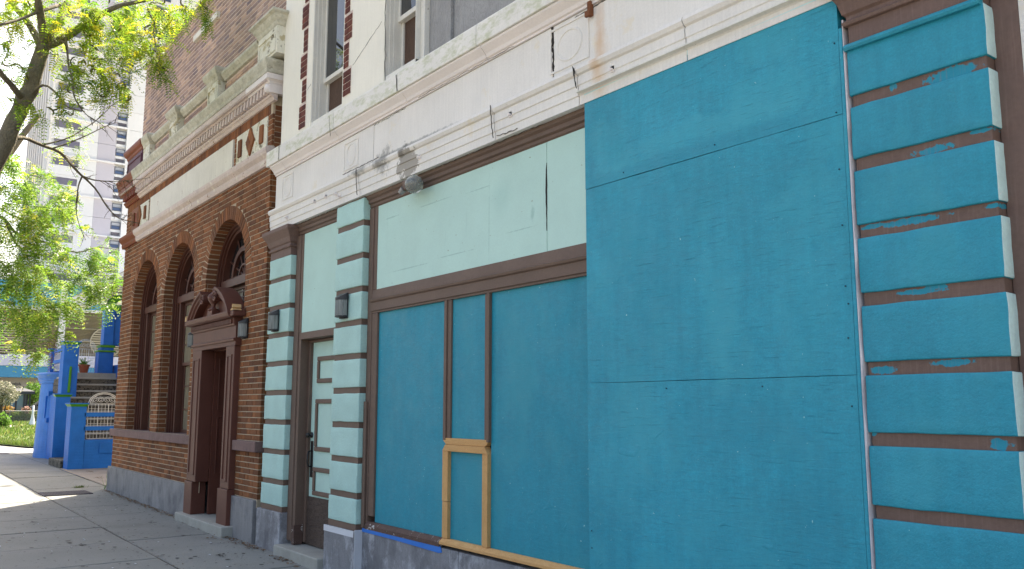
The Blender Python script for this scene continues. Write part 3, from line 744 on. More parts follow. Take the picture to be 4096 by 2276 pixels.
def thing_part(name, parent, loc):
    o = bpy.data.objects.new(name, None); COL.objects.link(o); o.parent = parent; o.location = Vector(loc)-WL[parent.name]; o.empty_display_size = .1
    WL[o.name] = Vector(loc); return o
k = N('curtain_glass'); c_ = k.scalecol(lin(138, 130, 110), k.ramp(k.noise(9, 4, .6, k.vec((4, 4, .2))), .3, .7, .7, 1.2)); MATS['curtain_glass'] = k.done(c_, .12, None, .7)
for (cx, r), zb in zip(WIN, (SILL-.004, SILL-.004, 2.72)): arched_window(cx, r, zb)

# doorway: painted stone surround with broken pediment and urn
DS = thing_part('door_surround', BB, (-1.49, -.07, 0)); D = m['door_brown']
YF = -.075
def moulded(name, parts, parent=DS, mat=None, bevel=.006):
    q = MB()
    for p in parts: q.box(*p)
    return q.build(name, mat or D, parent, bevel=bevel)
moulded('plinth', [(-2.35, -2.03, YF-.015, .1, .06, .55)]); moulded('plinth', [(-1.0, -.645, YF-.015, .1, .06, .55)])
for a, b in ((-2.325, -1.94), (-.96, -.655)):
    s = moulded('pilaster', [(a, b, YF, .1, .552, 2.30)])
    w = .07
    for t in ((a+w, b-w, .64, .665), (a+w, b-w, 2.17, 2.195), (a+w, a+w+.022, .6655, 2.1695), (b-w-.022, b-w, .6655, 2.1695)):
        MB().box(t[0], t[1], YF-.012, YF+.01, t[2], t[3]).build('panel_moulding', D, s, bevel=.004)
arch = [(.1, 2.302), (YF, 2.302), (YF, 2.355), (YF-.02, 2.36), (YF-.028, 2.385), (YF, 2.40), (YF, 2.545), (YF-.02, 2.552), (YF-.03, 2.57), (YF-.03, 2.64), (YF-.07, 2.645), (YF-.10, 2.665), (YF-.115, 2.70), (YF-.115, 2.72), (.1, 2.73)]
MB().ext(arch, -2.345, -.635, 'x').build('entablature', D, DS, bevel=.003)
moulded('cornice_return', [(-2.47, -2.346, -.165, .0, 2.655, 2.725)], bevel=.015); moulded('cornice_return', [(-.634, -.50, -.165, 0, 2.655, 2.725)], bevel=.015)
x = -2.31
while x < -.69: bx('dentil', D, DS, x, x+.026, YF-.052, YF-.028, 2.572, 2.632, .003, 1); x += .047
# curved halves of the pediment: barrel-like hoods that end in scrolls
PC = (-1.485, 2.42); PR = .97
def hood(a0, a1):
    q = MB(); zc = PC[1]
    # segmental arc scaled so that it springs from the cornice and peaks at 3.12
    n = 18; prof = [(-.19, .0), (-.19, .035), (-.165, .05), (-.165, .075), (-.14, .09), (-.14, .12), (.05, .12), (.05, .0)]
    vs = []
    for i in range(n+1):
        t = a0+(a1-a0)*i/n
        for y, d in prof:
            rr_x, rr_z = .93-d, .70-d
            vs.append((PC[0]+rr_x*math.cos(t), y, zc+rr_z*math.sin(t)))
    k = len(prof); f = [tuple(range(k)), tuple(range(n*k+k-1, n*k-1, -1))]
    for i in range(n):
        for j in range(k): f.append((i*k+j, i*k+(j+1) % k, (i+1)*k+(j+1) % k, (i+1)*k+j))
    q.add(vs, f); return q.build('pediment_hood', D, DS, bevel=.004)
hood(R(25.5), R(72)); hood(R(154.5), R(108))
for s in (-1, 1):
    t = R(90-s*18); c = (PC[0]+.86*math.cos(t)-s*.02, PC[1]+.62*math.sin(t)-.035)
    q = MB(); pts = []
    for i in range(40):
        a = i/39*4.2*math.pi; r = .075*(1-i/39*.85); pts.append((c[0]-s*r*math.cos(a+1.9), -.165, c[1]+r*math.sin(a+1.9)))
    q.tube(pts, [.016*(1-.5*i/39) for i in range(40)], 6); q.ext([(c[0]+.07*math.cos(a/12*math.pi), c[1]+.07*math.sin(a/12*math.pi)) for a in range(24)], -.155, .05, 'y')
    q.build('scroll', D, DS, smooth=False)
q = MB(); n = 24
q.add([(PC[0]+.86*math.cos(R(25)+(R(130))*i/n), -.03, PC[1]+.63*math.sin(R(25)+R(130)*i/n)) for i in range(n+1)], [tuple(range(n+1))]); q.build('tympanum', D, DS, recalc=False)
bx('urn_block', D, DS, -1.585, -1.395, -.14, -.035, 2.73, 2.80, .008)
MB().lathe(-1.49, -.09, [(.001, 2.801), (.07, 2.803), (.07, 2.82), (.035, 2.835), (.022, 2.86), (.03, 2.868), (.022, 2.876), (.05, 2.91), (.075, 2.95), (.08, 2.985), (.07, 2.995), (.075, 3.005), (.04, 3.03), (.018, 3.06), (.024, 3.085), (.012, 3.11), (.001, 3.115)], 20).build('urn', D, DS, smooth=True)
for xx, s in ((-2.40, 1), (-.56, -1)):      # paint lost from the ends of the cornice
    q = MB(); q.ext([(xx-.05, 2.726), (xx+.07, 2.726), (xx+.02, 2.75), (xx-s*.03, 2.80), (xx-s*.045, 2.76)], -.17, -.06, 'y'); q.build('chipped_end', m['raw_stone'] if 'raw_stone' in m else plain('raw_stone', lin(205, 172, 124), .8, .12, 8, .1, 60, .5, 60, .006), DS)
# deep reveal and dark panelled door
bx('reveal', D, DS, -1.945, -1.90, .101, .62, .13, 2.30); bx('reveal', D, DS, -.99, -.945, .101, .62, .13, 2.30); bx('reveal_head', D, DS, -1.9, -.99, .101, .62, 2.29, 2.32)
for z0, z1 in ((.65, 1.42), (1.5, 2.2)):
    for t in ((.16, .56, z0, z0+.02), (.16, .56, z1-.02, z1), (.16, .18, z0+.0205, z1-.0205), (.54, .56, z0+.0205, z1-.0205)):
        bx('panel_moulding', D, DS, -1.901, -1.888, *t, .004)
door = bx('front_door', m['sash_brown'], BB, -1.9, -.99, .62, .67, .13, 2.29)
for a, b in ((-1.82, -1.5), (-1.39, -1.07)):
    for z0, z1 in ((.3, .95), (1.1, 2.15)):
        MB().box(a, b, .605, .619, z0, z1).build('door_panel', m['sash_brown'], door, bevel=.012)
bx('door_step', m['step_stone'], BB, -2.45, -.55, -.17, .62, -.1, .125, .012)

# ------------------------------------------------------------------ painted shop building
SB = thing('shop_building', 'white stucco shop front with mint and teal rusticated piers and boarded openings', 'building', (4.3, 0, 0))
# body behind the front, so that light does not come through
bx('core', m['interior_dark'], SB, .36, 8.9, .62, 9.0, -.2, 7.6)
# plain white strip of upper wall, split round the windows
UP = 6.9
upper = MB()
for a, b, z0, z1 in ((.40, 1.238, 4.5, UP), (2.022, 2.918, 4.5, UP), (1.238, 2.022, 6.352, UP), (2.918, 8.9, 6.352, UP), (5.35, 8.9, 4.5, 6.35)):
    upper.box(a, b, 0, .30, z0, z1)
upper = upper.build('upper_wall', m['white_cream'], SB)
bx('side_wall', m['white_cream'], SB, .40, .46, .301, 3.0, 4.2, UP)
# toothed strips of dark brick beside the small window
def toothed(x0, x1, notch, flip, z0, z1):
    back = MB(); items = []; z = z0; blk = 0
    while z < z1:
        zt = min(z+.30, z1); wide = blk % 2 == 0
        a, b = (x0, x1) if wide else ((x0+notch, x1) if not flip else (x0, x1-notch))
        back.box(a, b, -.004, .02, z, zt-.002); zz = z+.004; r = 0
        while zz+.03 < zt:
            cutx = a+(.55 if r % 2 else .3)*(b-a)
            for p, q in ((a+.003, cutx-.004), (cutx+.004, b-.003)): items.append((p, q, -.012, .01, zz, min(zz+.058, zt-.004)))
            zz += .0677; r += 1
        z = zt; blk += 1
    b = back.build('brick_strip', m['mortar_dark'], SB)
    for t in items:
        if t[5] > t[4]+.012: MB().cbox(*t, .003).build('brick', m['plum_brick'], b)
k = None
brick_mat('plum_brick', lin(108, 66, 60), False)
toothed(.93, 1.10, .06, False, 4.66, 6.4); toothed(2.05, 2.22, .06, True, 4.72, 6.4)
# small sash window
def sash_window(x0, x1, z0, z1, lower, split, fr=.028):
    w = thing_part('sash_window', SB, ((x0+x1)/2, .1, z0)); Wd = m['white_wood']
    for k in range(3):      # stepped casing on the jambs
        a, b, y = fr/3*k, fr/3*(k+1), .003+.04*k
        q = MB(); q.box(x0+a, x0+b, y, .2, z0, z1); q.box(x1-b, x1-a, y, .2, z0, z1); q.box(x0+b, x1-b, y, .2, z1-b-.02, z1-a-.02); q.build('casing', Wd, w, bevel=.003)
    a, b = x0+fr, x1-fr; zm = z0+(z1-z0)*split; st = .036
    for c, d, y, nm in ((z0+.04, zm+.02, .165, 'lower_sash'), (zm-.025, z1-.06, .125, 'upper_sash')):
        q = MB(); q.box(a, a+st, y, y+.035, c, d); q.box(b-st, b, y, y+.035, c, d); q.box(a+st+.0005, b-st-.0005, y, y+.035, c, c+.05); q.box(a+st+.0005, b-st-.0005, y, y+.035, d-.045, d); q.build(nm, Wd, w, bevel=.004)
    bx('pane', m['dark_glass'], w, a+st+.001, b-st-.001, .14, .145, zm+.026, z1-.106)
    bx('board', m[lower], w, a+st+.001, b-st-.001, .185, .195, z0+.091, zm-.026)
    bx('sill', Wd, w, x0, x1, .004, .28, z0-.03, z0+.038, .006)
    bx('interior', m['interior_dark'], w, x0, x1, .29, .30, z0, z1)
sash_window(1.24, 2.02, 4.63, 6.35, 'dark_plywood', .31)
sash_window(2.92, 3.50, 4.63, 6.35, 'dark_plywood', .37)
# boarded wide opening
bw = thing_part('boarded_opening', SB, (4.5, .1, 4.68))
bx('plywood_board', m['grey_plywood'], bw, 3.575, 3.90, .105, .12, 4.60, 6.35); bx('plywood_board', m['grey_plywood'], bw, 3.985, 5.33, .10, .115, 4.60, 6.35)
bx('post', m['grey_plywood'], bw, 3.905, 3.98, .07, .12, 4.60, 6.35, .006); bx('post', m['white_wood'], bw, 3.501, 3.57, .05, .12, 4.60, 6.35, .006)
# ledge under the upper windows, cove, fascia, lower moulding, all in lengths with open joints
led = [(.10, 4.635), (0, 4.615), (-.10, 4.545), (-.105, 4.53), (-.105, 4.365), (.10, 4.365)]
cov = [(.1, 4.363), (-.085, 4.363), (-.085, 4.345), (-.065, 4.325), (-.04, 4.30), (-.03, 4.275), (-.015, 4.268), (-.015, 4.252), (.1, 4.25)]
LX = [.22, .62, 2.05, 3.37, 4.62, 5.9, 7.3, 8.7]
lengths('ledge', led, LX, m['white_ledge'], SB, .007, .006)
lengths('cove_moulding', cov, [.30, .64, 2.04, 3.42, 4.66, 5.95, 7.3, 8.7], m['white_cove'], SB, .006)
fx = [.30, 2.745, 5.445, 8.7]
for i, (a, b) in enumerate(zip(fx[:-1], fx[1:])):
    p = bx('fascia', m['white_stucco'], SB, a+(.004 if i == 0 else .006), b-(.005 if i != 1 else .010), 0, .3, 3.849, 4.248, .004)
low = [(.1, 3.846), (-.04, 3.846), (-.052, 3.838), (-.058, 3.815), (-.045, 3.79), (-.028, 3.782), (-.028, 3.775), (-.034, 3.77), (-.034, 3.715), (-.026, 3.71), (-.026, 3.645), (-.018, 3.64), (-.018, 3.577), (.1, 3.577)]
lengths('lower_moulding', low, [.22, 2.52, 4.77, 5.74, 6.7, 8.7], m['white_stucco'], SB, .008)
bx('joint_backing', m['dark_gap'], SB, .34, 8.7, .11, .13, 3.58, 4.6)
# jagged lips of the big crack in the fascia
def crack(pts, w, name='crack', mat='dark_gap', y=-.0025, parent=SB, axis='xz'):
    L, Rr = [], []
    for i, (x, z) in enumerate(pts):
        ww = w[i] if isinstance(w, list) else w
        L.append((x-ww/2, z)); Rr.append((x+ww/2, z))
    return MB().ext(L+Rr[::-1], y, y+.004, 'y').build(name, m[mat], parent)
random.seed(5)
def jag(x0, z0, x1, z1, n, a): return [(x0+(x1-x0)*i/n+random.uniform(-a, a), z0+(z1-z0)*i/n) for i in range(n+1)]
crack(jag(5.43, 4.25, 5.45, 3.9, 14, .009), [random.uniform(.008, .03) for i in range(15)])
crack(jag(4.75, 3.85, 4.79, 3.58, 9, .006), .006, y=-.06); crack(jag(2.50, 3.85, 2.54, 3.58, 9, .006), .008, y=-.06)
crack(jag(3.352, 4.53, 3.372, 4.37, 6, .005), .010, y=-.1075)
def hcrack(x0, x1, z0, z1, w, y=-.0025, n=22, nm='crack'):
    P = [(x0+(x1-x0)*i/n, z0+(z1-z0)*i/n+random.uniform(-.005, .005)) for i in range(n+1)]
    q = [(x, z+random.uniform(.15, 1)*w) for x, z in P][::-1]
    MB().ext(P+q, y, y+.005, 'y').build(nm, m['crack_grey'], SB)
plain('crack_grey', lin(96, 92, 86), .95, .3, 20, .2, 60, .5, 60, .006)
hcrack(2.76, 3.35, 4.232, 4.236, .007); hcrack(5.46, 6.05, 4.21, 4.24, .012); hcrack(2.2, 2.95, 3.852, 3.856, .008, -.056); hcrack(3.35, 4.5, 3.852, 3.853, .006, -.0025)
hcrack(4.79, 5.05, 3.60, 3.588, .008, -.024, 10); hcrack(3.6, 5.0, 4.258, 4.256, .005, -.0175); hcrack(3.55, 5.3, 3.572, 3.57, .009, .022, 40); hcrack(.95, 1.95, 3.572, 3.57, .008, .022, 30)
crack(jag(1.95, 4.53, 2.0, 4.30, 9, .008), .003, y=-.1075); crack(jag(.615, 4.54, .62, 4.37, 8, .004), .012, y=-.1075, mat='crack_grey'); crack(jag(5.72, 3.85, 5.76, 3.68, 8, .006), [.004, .012, .016, .01, .006, .004, .01, .006, .003], y=-.06)
hcrack(2.25, 2.85, 5.0, 5.25, .006, n=16); crack(jag(2.95, 4.62, 2.9, 5.9, 20, .012), .006, mat='crack_grey'); hcrack(1.12, 1.22, 5.08, 5.12, .004, n=6)
# relief ovals in square frames on the fascia
for cx in (.66, 2.27, 5.62):
    w, h = (.15, .145) if cx < 5 else (.2, .165); cz = 4.06
    md = MB()
    for s in (-1, 1):
        md.box(cx+s*w-.008, cx+s*w+.008, -.008, .002, cz-h, cz+h)
    md.box(cx-w+.0085, cx+w-.0085, -.008, .002, cz+h-.016, cz+h); md.box(cx-w+.0085, cx+w-.0085, -.008, .002, cz-h, cz-h+.016)
    md = md.build('medallion', m['white_stucco'], SB, bevel=.003)
    q = MB(); n = 28; vs = []
    for i in range(n):
        t = 2*math.pi*i/n
        for rr, y in ((1., .0), (.96, -.006), (.86, -.006), (.82, .0)): vs.append((cx+.105*(w/.15)*rr*math.cos(t), y, cz+.12*rr*math.sin(t)))
    f = [(4*i+j, 4*((i+1) % n)+j, 4*((i+1) % n)+(j+1) % 4, 4*i+(j+1) % 4) for i in range(n) for j in range(4)]
    q.add(vs, f); q.build('oval_rim', m['white_stucco'], md)
# stubs of old bolts in the moulding, a rusty bracket
for i, (x, z) in enumerate(((.75, 3.68), (1.5, 3.72), (1.78, 3.72), (2.02, 3.70), (3.66, 3.70), (2.1, 3.66), (4.98, 3.72), (6.08, 3.72))):
    q = MB(); q.tube([(x, -.02, z), (x+random.uniform(-.004, .004), -.055, z-.004)], .011, 8); q.box(x-.02, x+.018, -.034, -.028, z-.02, z+.02); q.build('bolt_stub', m['white_cove'], SB)
q = MB(); q.box(5.84, 5.875, -.03, -.001, 4.17, 4.5); q.box(5.835, 5.88, -.05, -.03, 4.16, 4.20); q.build('rusty_bracket', m['rust'], SB, bevel=.003)

def block_courses(tops):
    return tops
def pier(x0, x1, blocks, mats, joint_mat, y0=0., ret=.30, topcut=None, side_m=None):
    """rusticated pier: raised blocks over a recessed core"""
    p = bx('pier', joint_mat, SB, x0+.012, x1-.012, y0+.014, ret, .40, 3.575)
    for (z0, z1) in blocks:
        q = bmesh.new(); bmesh.ops.create_cube(q, size=1)
        for v in q.verts: v.co = Vector(((x0 if v.co.x < 0 else x1), (y0 if v.co.y < 0 else ret-.01), (z0 if v.co.z < 0 else z1)))
        bmesh.ops.bevel(q, geom=list(q.edges), offset=.007, segments=2, affect='EDGES', profile=.6)
        bmesh.ops.subdivide_edges(q, edges=[e for e in q.edges if e.calc_length() > .1], cuts=5, use_grid_fill=True)
        for v in q.verts:
            nv = noise.noise_vector(v.co*8)*.0038+noise.noise_vector(v.co*33)*.0018; v.co += nv
        me = bpy.data.meshes.new('block'); q.to_mesh(me); q.free()
        c = Vector(((x0+x1)/2, y0, z0)); me.transform(Matrix.Translation(-c))
        for mm in mats: me.materials.append(mm)
        if len(mats) > 1:
            for f in me.polygons: f.material_index = 1 if f.normal.x > .7 else (2 if f.normal.x < -.7 and len(mats) > 2 else 0)
        for f in me.polygons: f.use_smooth = True
        link('block', me, c, p)
    return p
jt = [3.286, 2.967, 2.642, 2.323, 2.0, 1.675, 1.35, 1.025, .70]
bl1 = [(3.019, 3.243)]+[(b+.058, a) for a, b in zip(jt[1:], jt[2:])]+[(.475, .70)]
bl2 = [(3.345, 3.56)]+[(b+.058, a) for a, b in zip(jt, jt[1:])]+[(.475, .70)]
pier(.215, .83, bl1, [m['mint_plaster']], m['brown_paint'])
pier(1.985, 2.572, bl2, [m['mint_plaster']], m['brown_paint'])
tj = [3.30, 3.003, 2.682, 2.353, 2.028, 1.70, 1.377, 1.05, .722]
bt = [(3.062, 3.30), (2.745, 3.003), (2.418, 2.682), (2.09, 2.353), (1.763, 2.028), (1.437, 1.70), (1.108, 1.377), (.785, 1.05), (.475, .722)]
pier(7.706, 8.36, bt, [m['teal_plaster'], m['mint_return'], m['white_primer']], m['brown_joint'])
# small moulding along the top edge of the uppermost teal block
MB().ext([(.02, 3.29), (-.018, 3.29), (-.026, 3.305), (-.018, 3.322), (.02, 3.325)], 7.70, 8.35, 'x').build('block_moulding', m['teal_plaster'], SB, bevel=.003)
# capitals
def capital(x0, x1, z0, z1, mat, right=True, fl=.09):
    prof = [(0, 0), (.0, .10), (.018, .105), (.024, .125), (.006, .14), (.006, .16), (.02, .175), (.026, .20), (.035, .24), (.06, .29), (fl*.9, .32), (fl, .34), (fl, 1.)]
    H = z1-z0; n = len(prof); vs = []
    for o, h in prof:
        z = z0+min(h, .385)/.385*H if h < 1 else z1
        vs += [(x0-o, -o, z), (x1+o, -o, z), (x1+o, .3, z), (x0-o, .3, z)]
    f = [(0, 1, 2, 3), tuple(4*(n-1)+i for i in range(4))]
    for i in range(n-1):
        for j in range(4): f.append((4*i+j, 4*i+(j+1) % 4, 4*i+4+(j+1) % 4, 4*i+4+j))
    return MB().add(vs, f).build('capital', mat, SB, bevel=.003)
capital(.225, .82, 3.245, 3.574, m['brown_stucco'], fl=.085)
capital(7.72, 8.345, 3.327, 3.66, m['brown_stucco'], fl=.11)
bx('capital_block', m['brown_stucco'], SB, 7.60, 8.46, -.115, .3, 3.661, 4.0)
# recess and white wall to the right of the corner pier
bx('brown_recess', m['brown_stucco'], SB, 8.352, 8.462, .085, .3, .4, 4.2); bx('white_jamb', m['white_stucco'], SB, 8.463, 8.9, .082, .3, .0, 4.2, .004)
# plinths
for a, b, y in ((.17, .845, -.025), (1.955, 2.60, -.025)):
    bx('granite_block', m['granite_limed'], SB, a, b, y, .28, -.25, .415, .008)
bx('granite_block', m['granite_limed'], SB, 2.601, 4.196, .055, .28, -.25, .44, .006); bx('granite_block', m['granite_limed'], SB, 4.202, 5.9, .055, .28, -.25, .44, .006); bx('granite_block', m['granite_limed'], SB, 5.906, 7.69, .055, .28, -.25, .44, .006)
bx('granite_block', m['granite_limed'], SB, 7.691, 8.9, -.025, .28, -.25, .415, .008)
rough_edges(MB().box(1.957, 2.58, -.028, -.02, .365, .418), 14, .004).build('primer_stripe', m['white_primer'], SB)
rough_edges(MB().box(2.596, 2.604, -.022, .056, -.2, .43), 9, .002).build('primer_stripe', m['white_primer'], SB)
# pier base strips
bx('base_strip', m['brown_paint'], SB, .22, .825, .004, .28, .416, .474); bx('base_strip', m['brown_paint'], SB, 1.99, 2.567, .004, .28, .416, .474); bx('base_strip', m['brown_joint'], SB, 7.71, 8.355, .004, .28, .416, .474)

# side doorway: transom panel, frame, door
DW = thing_part('doorway', SB, (1.4, .07, 0)); BP = m['brown_paint']
head = [(.3, 3.455), (.085, 3.455), (.07, 3.468), (.07, 3.49), (.05, 3.50), (.05, 3.53), (.03, 3.545), (.03, 3.574), (.3, 3.574)]
MB().ext(head, .832, 1.984, 'x').build('head', BP, DW)
q = MB(); q.box(.832, .955, .062, .20, .13, 3.454); q.box(.9555, 1.015, .072, .20, 2.36, 3.454); q.build('jamb', BP, DW, bevel=.008)
bx('jamb', BP, DW, .9555, 1.018, .075, .2035, .12, 2.359, .004); bx('rail', BP, DW, 1.0155, 1.984, .068, .2, 2.275, 2.352, .006)
bx('transom_panel', m['mint_paint'], DW, 1.0155, 1.984, .078, .10, 2.3525, 3.4545)
bx('frame', BP, DW, 1.0185, 1.062, .17, .24, .12, 2.27, .005); bx('frame', BP, DW, 1.0625, 1.984, .17, .24, 2.245, 2.27, .004)
bx('side_jamb', BP, DW, 1.975, 1.984, .075, .24, .12, 2.27)
dr = bx('door', m['mint_paint'], DW, 1.063, 1.97, .205, .245, .11, 2.244)
for x0, x1, z0, z1 in ((1.205, 1.83, 1.80, 2.085), (1.19, 1.83, 1.08, 1.63), (1.178, 1.83, .62, .912)):
    for t in ((x0, x1, z0, z0+.048), (x0, x1, z1-.048, z1), (x0, x0+.048, z0+.0485, z1-.0485), (x1-.048, x1, z0+.0485, z1-.0485)):
        bx('panel_moulding', BP, dr, t[0], t[1], .185, .2055, t[2], t[3], .008)
bx('kick_board', m['kick_plywood'], dr, 1.02, 1.97, .19, .2045, .105, .60)
MB().lathe(0, 0, [(.001, 0), (.03, .004), (.032, .01), (.014, .018), (.012, .035), (.026, .042), (.03, .055), (.022, .068), (.001, .07)], 16).build('knob', m['dark_hardware'], None, smooth=True)
kn = bpy.data.objects['knob']; kn.parent = dr; kn.rotation_euler = (R(90), 0, 0); kn.location = Vector((1.105, .205, 1.246))-WL[dr.name]
bx('handle_plate', m['dark_hardware'], dr, 1.085, 1.145, .197, .205, .80, 1.185, .004)
MB().tube([(1.115, .2, 1.08), (1.112, .165, 1.07), (1.11, .155, 1.03), (1.11, .155, .96), (1.112, .165, .92), (1.115, .2, .91)], .009, 8).build('handle', m['dark_hardware'], dr, smooth=True)
bx('door_step', m['step_stone'], DW, .85, 1.955, -.085, .30, -.2, .095, .012)
q = MB(); q.box(.955, 1.03, .066, .16, .10, .30); rough_edges(q, 20, .006).build('worn_foot', m['brown_worn'] if 'brown_worn' in m else plain('brown_worn', lin(92, 70, 62), .7, .15, 8, .1, 50, .6, 60, .01, chips=[(lin(205, 200, 194), 14, .6)]), DW)

# wide shop window, boarded and painted
SW = thing_part('shop_window', SB, (4.3, .07, .45))
MB().ext(head, 2.574, 8.0, 'x').build('head', BP, SW)
bx('stile', BP, SW, 2.574, 2.66, .066, .2, .445, 3.4545, .008); bx('stile', BP, SW, 2.6605, 2.722, .076, .2, 2.65, 3.4545, .006)
bx('stile', BP, SW, 2.6605, 2.765, .072, .2, .56, 2.425, .008); bx('patch_board', BP, SW, 2.585, 2.64, .045, .0655, .45, 1.60, .004)
tr = [(.2, 2.4255), (.072, 2.4255), (.072, 2.44), (.06, 2.448), (.06, 2.525), (.045, 2.535), (.04, 2.552), (.066, 2.562), (.074, 2.648), (.2, 2.648)]
MB().ext(tr, 2.6605, 5.85, 'x').build('transom', BP, SW)
cut_x = 5.268
def sign_extra(k, col):
    col = mint_extra(k, col)
    col = k.patch(col, (4.72, .08, 3.15), (.11, .2, .12), lin(150, 192, 184), .15, 5, .6, .35)
    for c, r in (((4.05, .08, 2.80), (.22, .2, .004)), ((4.55, .08, 3.0), (.004, .2, .3)), ((3.3, .08, 2.78), (.28, .2, .005)), ((4.95, .08, 2.86), (.16, .2, .004)), ((3.75, .08, 3.3), (.2, .2, .005)), ((2.98, .08, 3.3), (.12, .2, .006)), ((4.4, .08, 3.28), (.15, .2, .004)), ((5.1, .08, 2.95), (.02, .2, .05))):
        col = k.patch(col, c, r, lin(128, 172, 164), .8, 14, .4, .5)
    return col
plain('mint_sign', lin(184, 217, 207), .6, .05, 2, .03, 90, .3, 40, .004, extra=sign_extra)
bx('sign_board', m['mint_sign'], SW, 2.7225, cut_x-.004, .082, .10, 2.6485, 3.4545)
bx('sign_board', m['mint_sign'], SW, cut_x+.004, 5.9, .080, .10, 2.6485, 3.4545)
bx('gap', m['dark_gap'], SW, 2.7225, 5.9, .101, .11, 2.6485, 3.4545)
crack(jag(cut_x, 3.30, cut_x-.004, 2.80, 12, .004), [.004, .008, .014, .018, .02, .02, .018, .018, .014, .012, .01, .008, .004], y=.0785, parent=SW)
PN = m['teal_panel']
bx('window_panel', PN, SW, 2.7655, 3.94, .095, .11, .512, 2.425); bx('window_panel', PN, SW, 4.028, 4.51, .095, .11, 1.30, 2.425)
bx('window_panel', PN, SW, 4.018, 4.49, .098, .11, .515, 1.2); bx('window_panel', PN, SW, 4.575, 7.7, .094, .11, .512, 2.425)
bx('mullion', BP, SW, 3.935, 3.975, .066, .12, 1.285, 2.425, .005); bx('mullion', BP, SW, 3.9755, 4.028, .078, .12, 1.285, 2.425, .005)
bx('mullion', BP, SW, 4.505, 4.545, .078, .12, 1.285, 2.425, .005); bx('mullion', BP, SW, 4.5455, 4.578, .066, .12, 1.285, 2.425, .005)
NP, NU = m['new_pine'], m['new_pine_upright']
MB().ext([(3.935, 1.198), (4.57, 1.198), (4.525, 1.25), (3.98, 1.25)], .062, .12, 'y').build('pine_rail', NP, SW, bevel=.003)
MB().ext([(3.98, 1.2515), (4.525, 1.2515), (4.57, 1.285), (4.54, 1.302), (3.965, 1.302), (3.935, 1.285)], .07, .12, 'y').build('pine_rail', NP, SW, bevel=.003)
bx('pine_upright', NU, SW, 3.938, 4.016, .068, .12, .516, .80, .003); bx('pine_upright', NU, SW, 3.936, 4.017, .066, .12, .802, 1.1975, .003)
bx('pine_upright', NU, SW, 4.49, 4.545, .07, .12, .516, 1.1975, .003); bx('pine_upright', NU, SW, 4.5455, 4.574, .06, .12, .516, 1.1975, .003)
for a, b in ((3.94, 4.50), (4.502, 5.72), (5.722, 7.69)): MB().ext([(.15, .468), (.04, .468), (.04, .49), (.075, .514), (.15, .514)], a, b, 'x').build('pine_sill', NP, SW, bevel=.002)
rough_edges(MB().ext([(.15, .446), (.045, .446), (.045, .48), (.075, .511), (.15, .511)], 2.6605, 3.935, 'x'), 6, .002).build('old_sill', m['brown_worn'], SW)
# plywood sheets fixed over the right-hand part
HD = thing_part('hoarding', SB, (6.7, 0, .5))
YP = -.012
for z0, z1, d in ((2.983, 3.64, 0.), (1.705, 2.980, .002), (.45, 1.702, 0.)):
    q = MB(); n = 16; xs = [5.785+(7.672-5.785)*i/n for i in range(n+1)]
    vs = []
    for x in xs:
        e0 = noise.noise(Vector((x*2.3, z0*3, 1)))*.002; e1 = noise.noise(Vector((x*2.3, z1*3, 5)))*.002; bow = noise.noise(Vector((x*.9, z0, 9)))*.004
        vs += [(x, YP+d+bow, z0+e0), (x, YP+d+bow*.5, z1+e1), (x, .065, z1+e1), (x, .065, z0+e0)]
    f = [(0, 1, 2, 3), (4*n+3, 4*n+2, 4*n+1, 4*n)]
    for i in range(n):
        for j in range(4): f.append((4*i+j, 4*i+(j+1) % 4, 4*i+4+(j+1) % 4, 4*i+4+j))
    q.add(vs, f); q.build('plywood_sheet', m['teal_plywood'], HD)
bx('trim_strip', m['teal_plywood'], HD, 7.6735, 7.692, -.014, .06, .45, 3.42, .004); MB().ext([(7.6925, .45), (7.6925, 3.46)]+[(7.6985+max(-.005, min(.0055, noise.noise(Vector((z_*.17, 3, 7)))*.012)), .45+z_*.0301) for z_ in range(100, -1, -1)], -.008, .06, 'y').build('sealant', m['sealant'] if 'sealant' in m else plain('sealant', lin(214, 208, 212), .7, .1, 8, .08, 40, .3, 40, .004), HD)
MB().ext([(-.02, 3.645), (-.055, 3.655), (-.055, 3.664), (.0, 3.69), (.0, 3.645)], 5.75, 7.66, 'x').build('drip_strip', m['white_wood'], HD)
rough_edges(MB().box(5.79, 7.6, -.0155, -.012, 3.612, 3.641), 30, .007).build('paint_lip', m['mint_return'], HD)
for i in range(15):
    x = random.choice([5.81, 7.64, 7.65, random.uniform(5.9, 7.6)]); z = random.uniform(.6, 3.5) if x in (5.81, 7.64, 7.65) else random.choice([3.02, 2.94, 1.74, 1.66, random.uniform(.8, 3.4)])
    MB().tube([(x, YP+.003, z), (x, YP-.004, z)], .004, 8).build('nail_head', m['dark_nail'] if 'dark_nail' in m else plain('dark_nail', lin(20, 62, 80), .6), HD)

# masking tape below the old sill
tp = rough_edges(MB().ext([(2.61, .415), (2.61, .446), (3.95, .448), (3.968, .405), (3.93, .396), (3.2, .412)], .048, .0545, 'y'), 5, .002).build('masking_tape', m['blue_tape'])
tag(tp, 'strip of blue masking tape on the grey stone under the left shop window', 'tape')

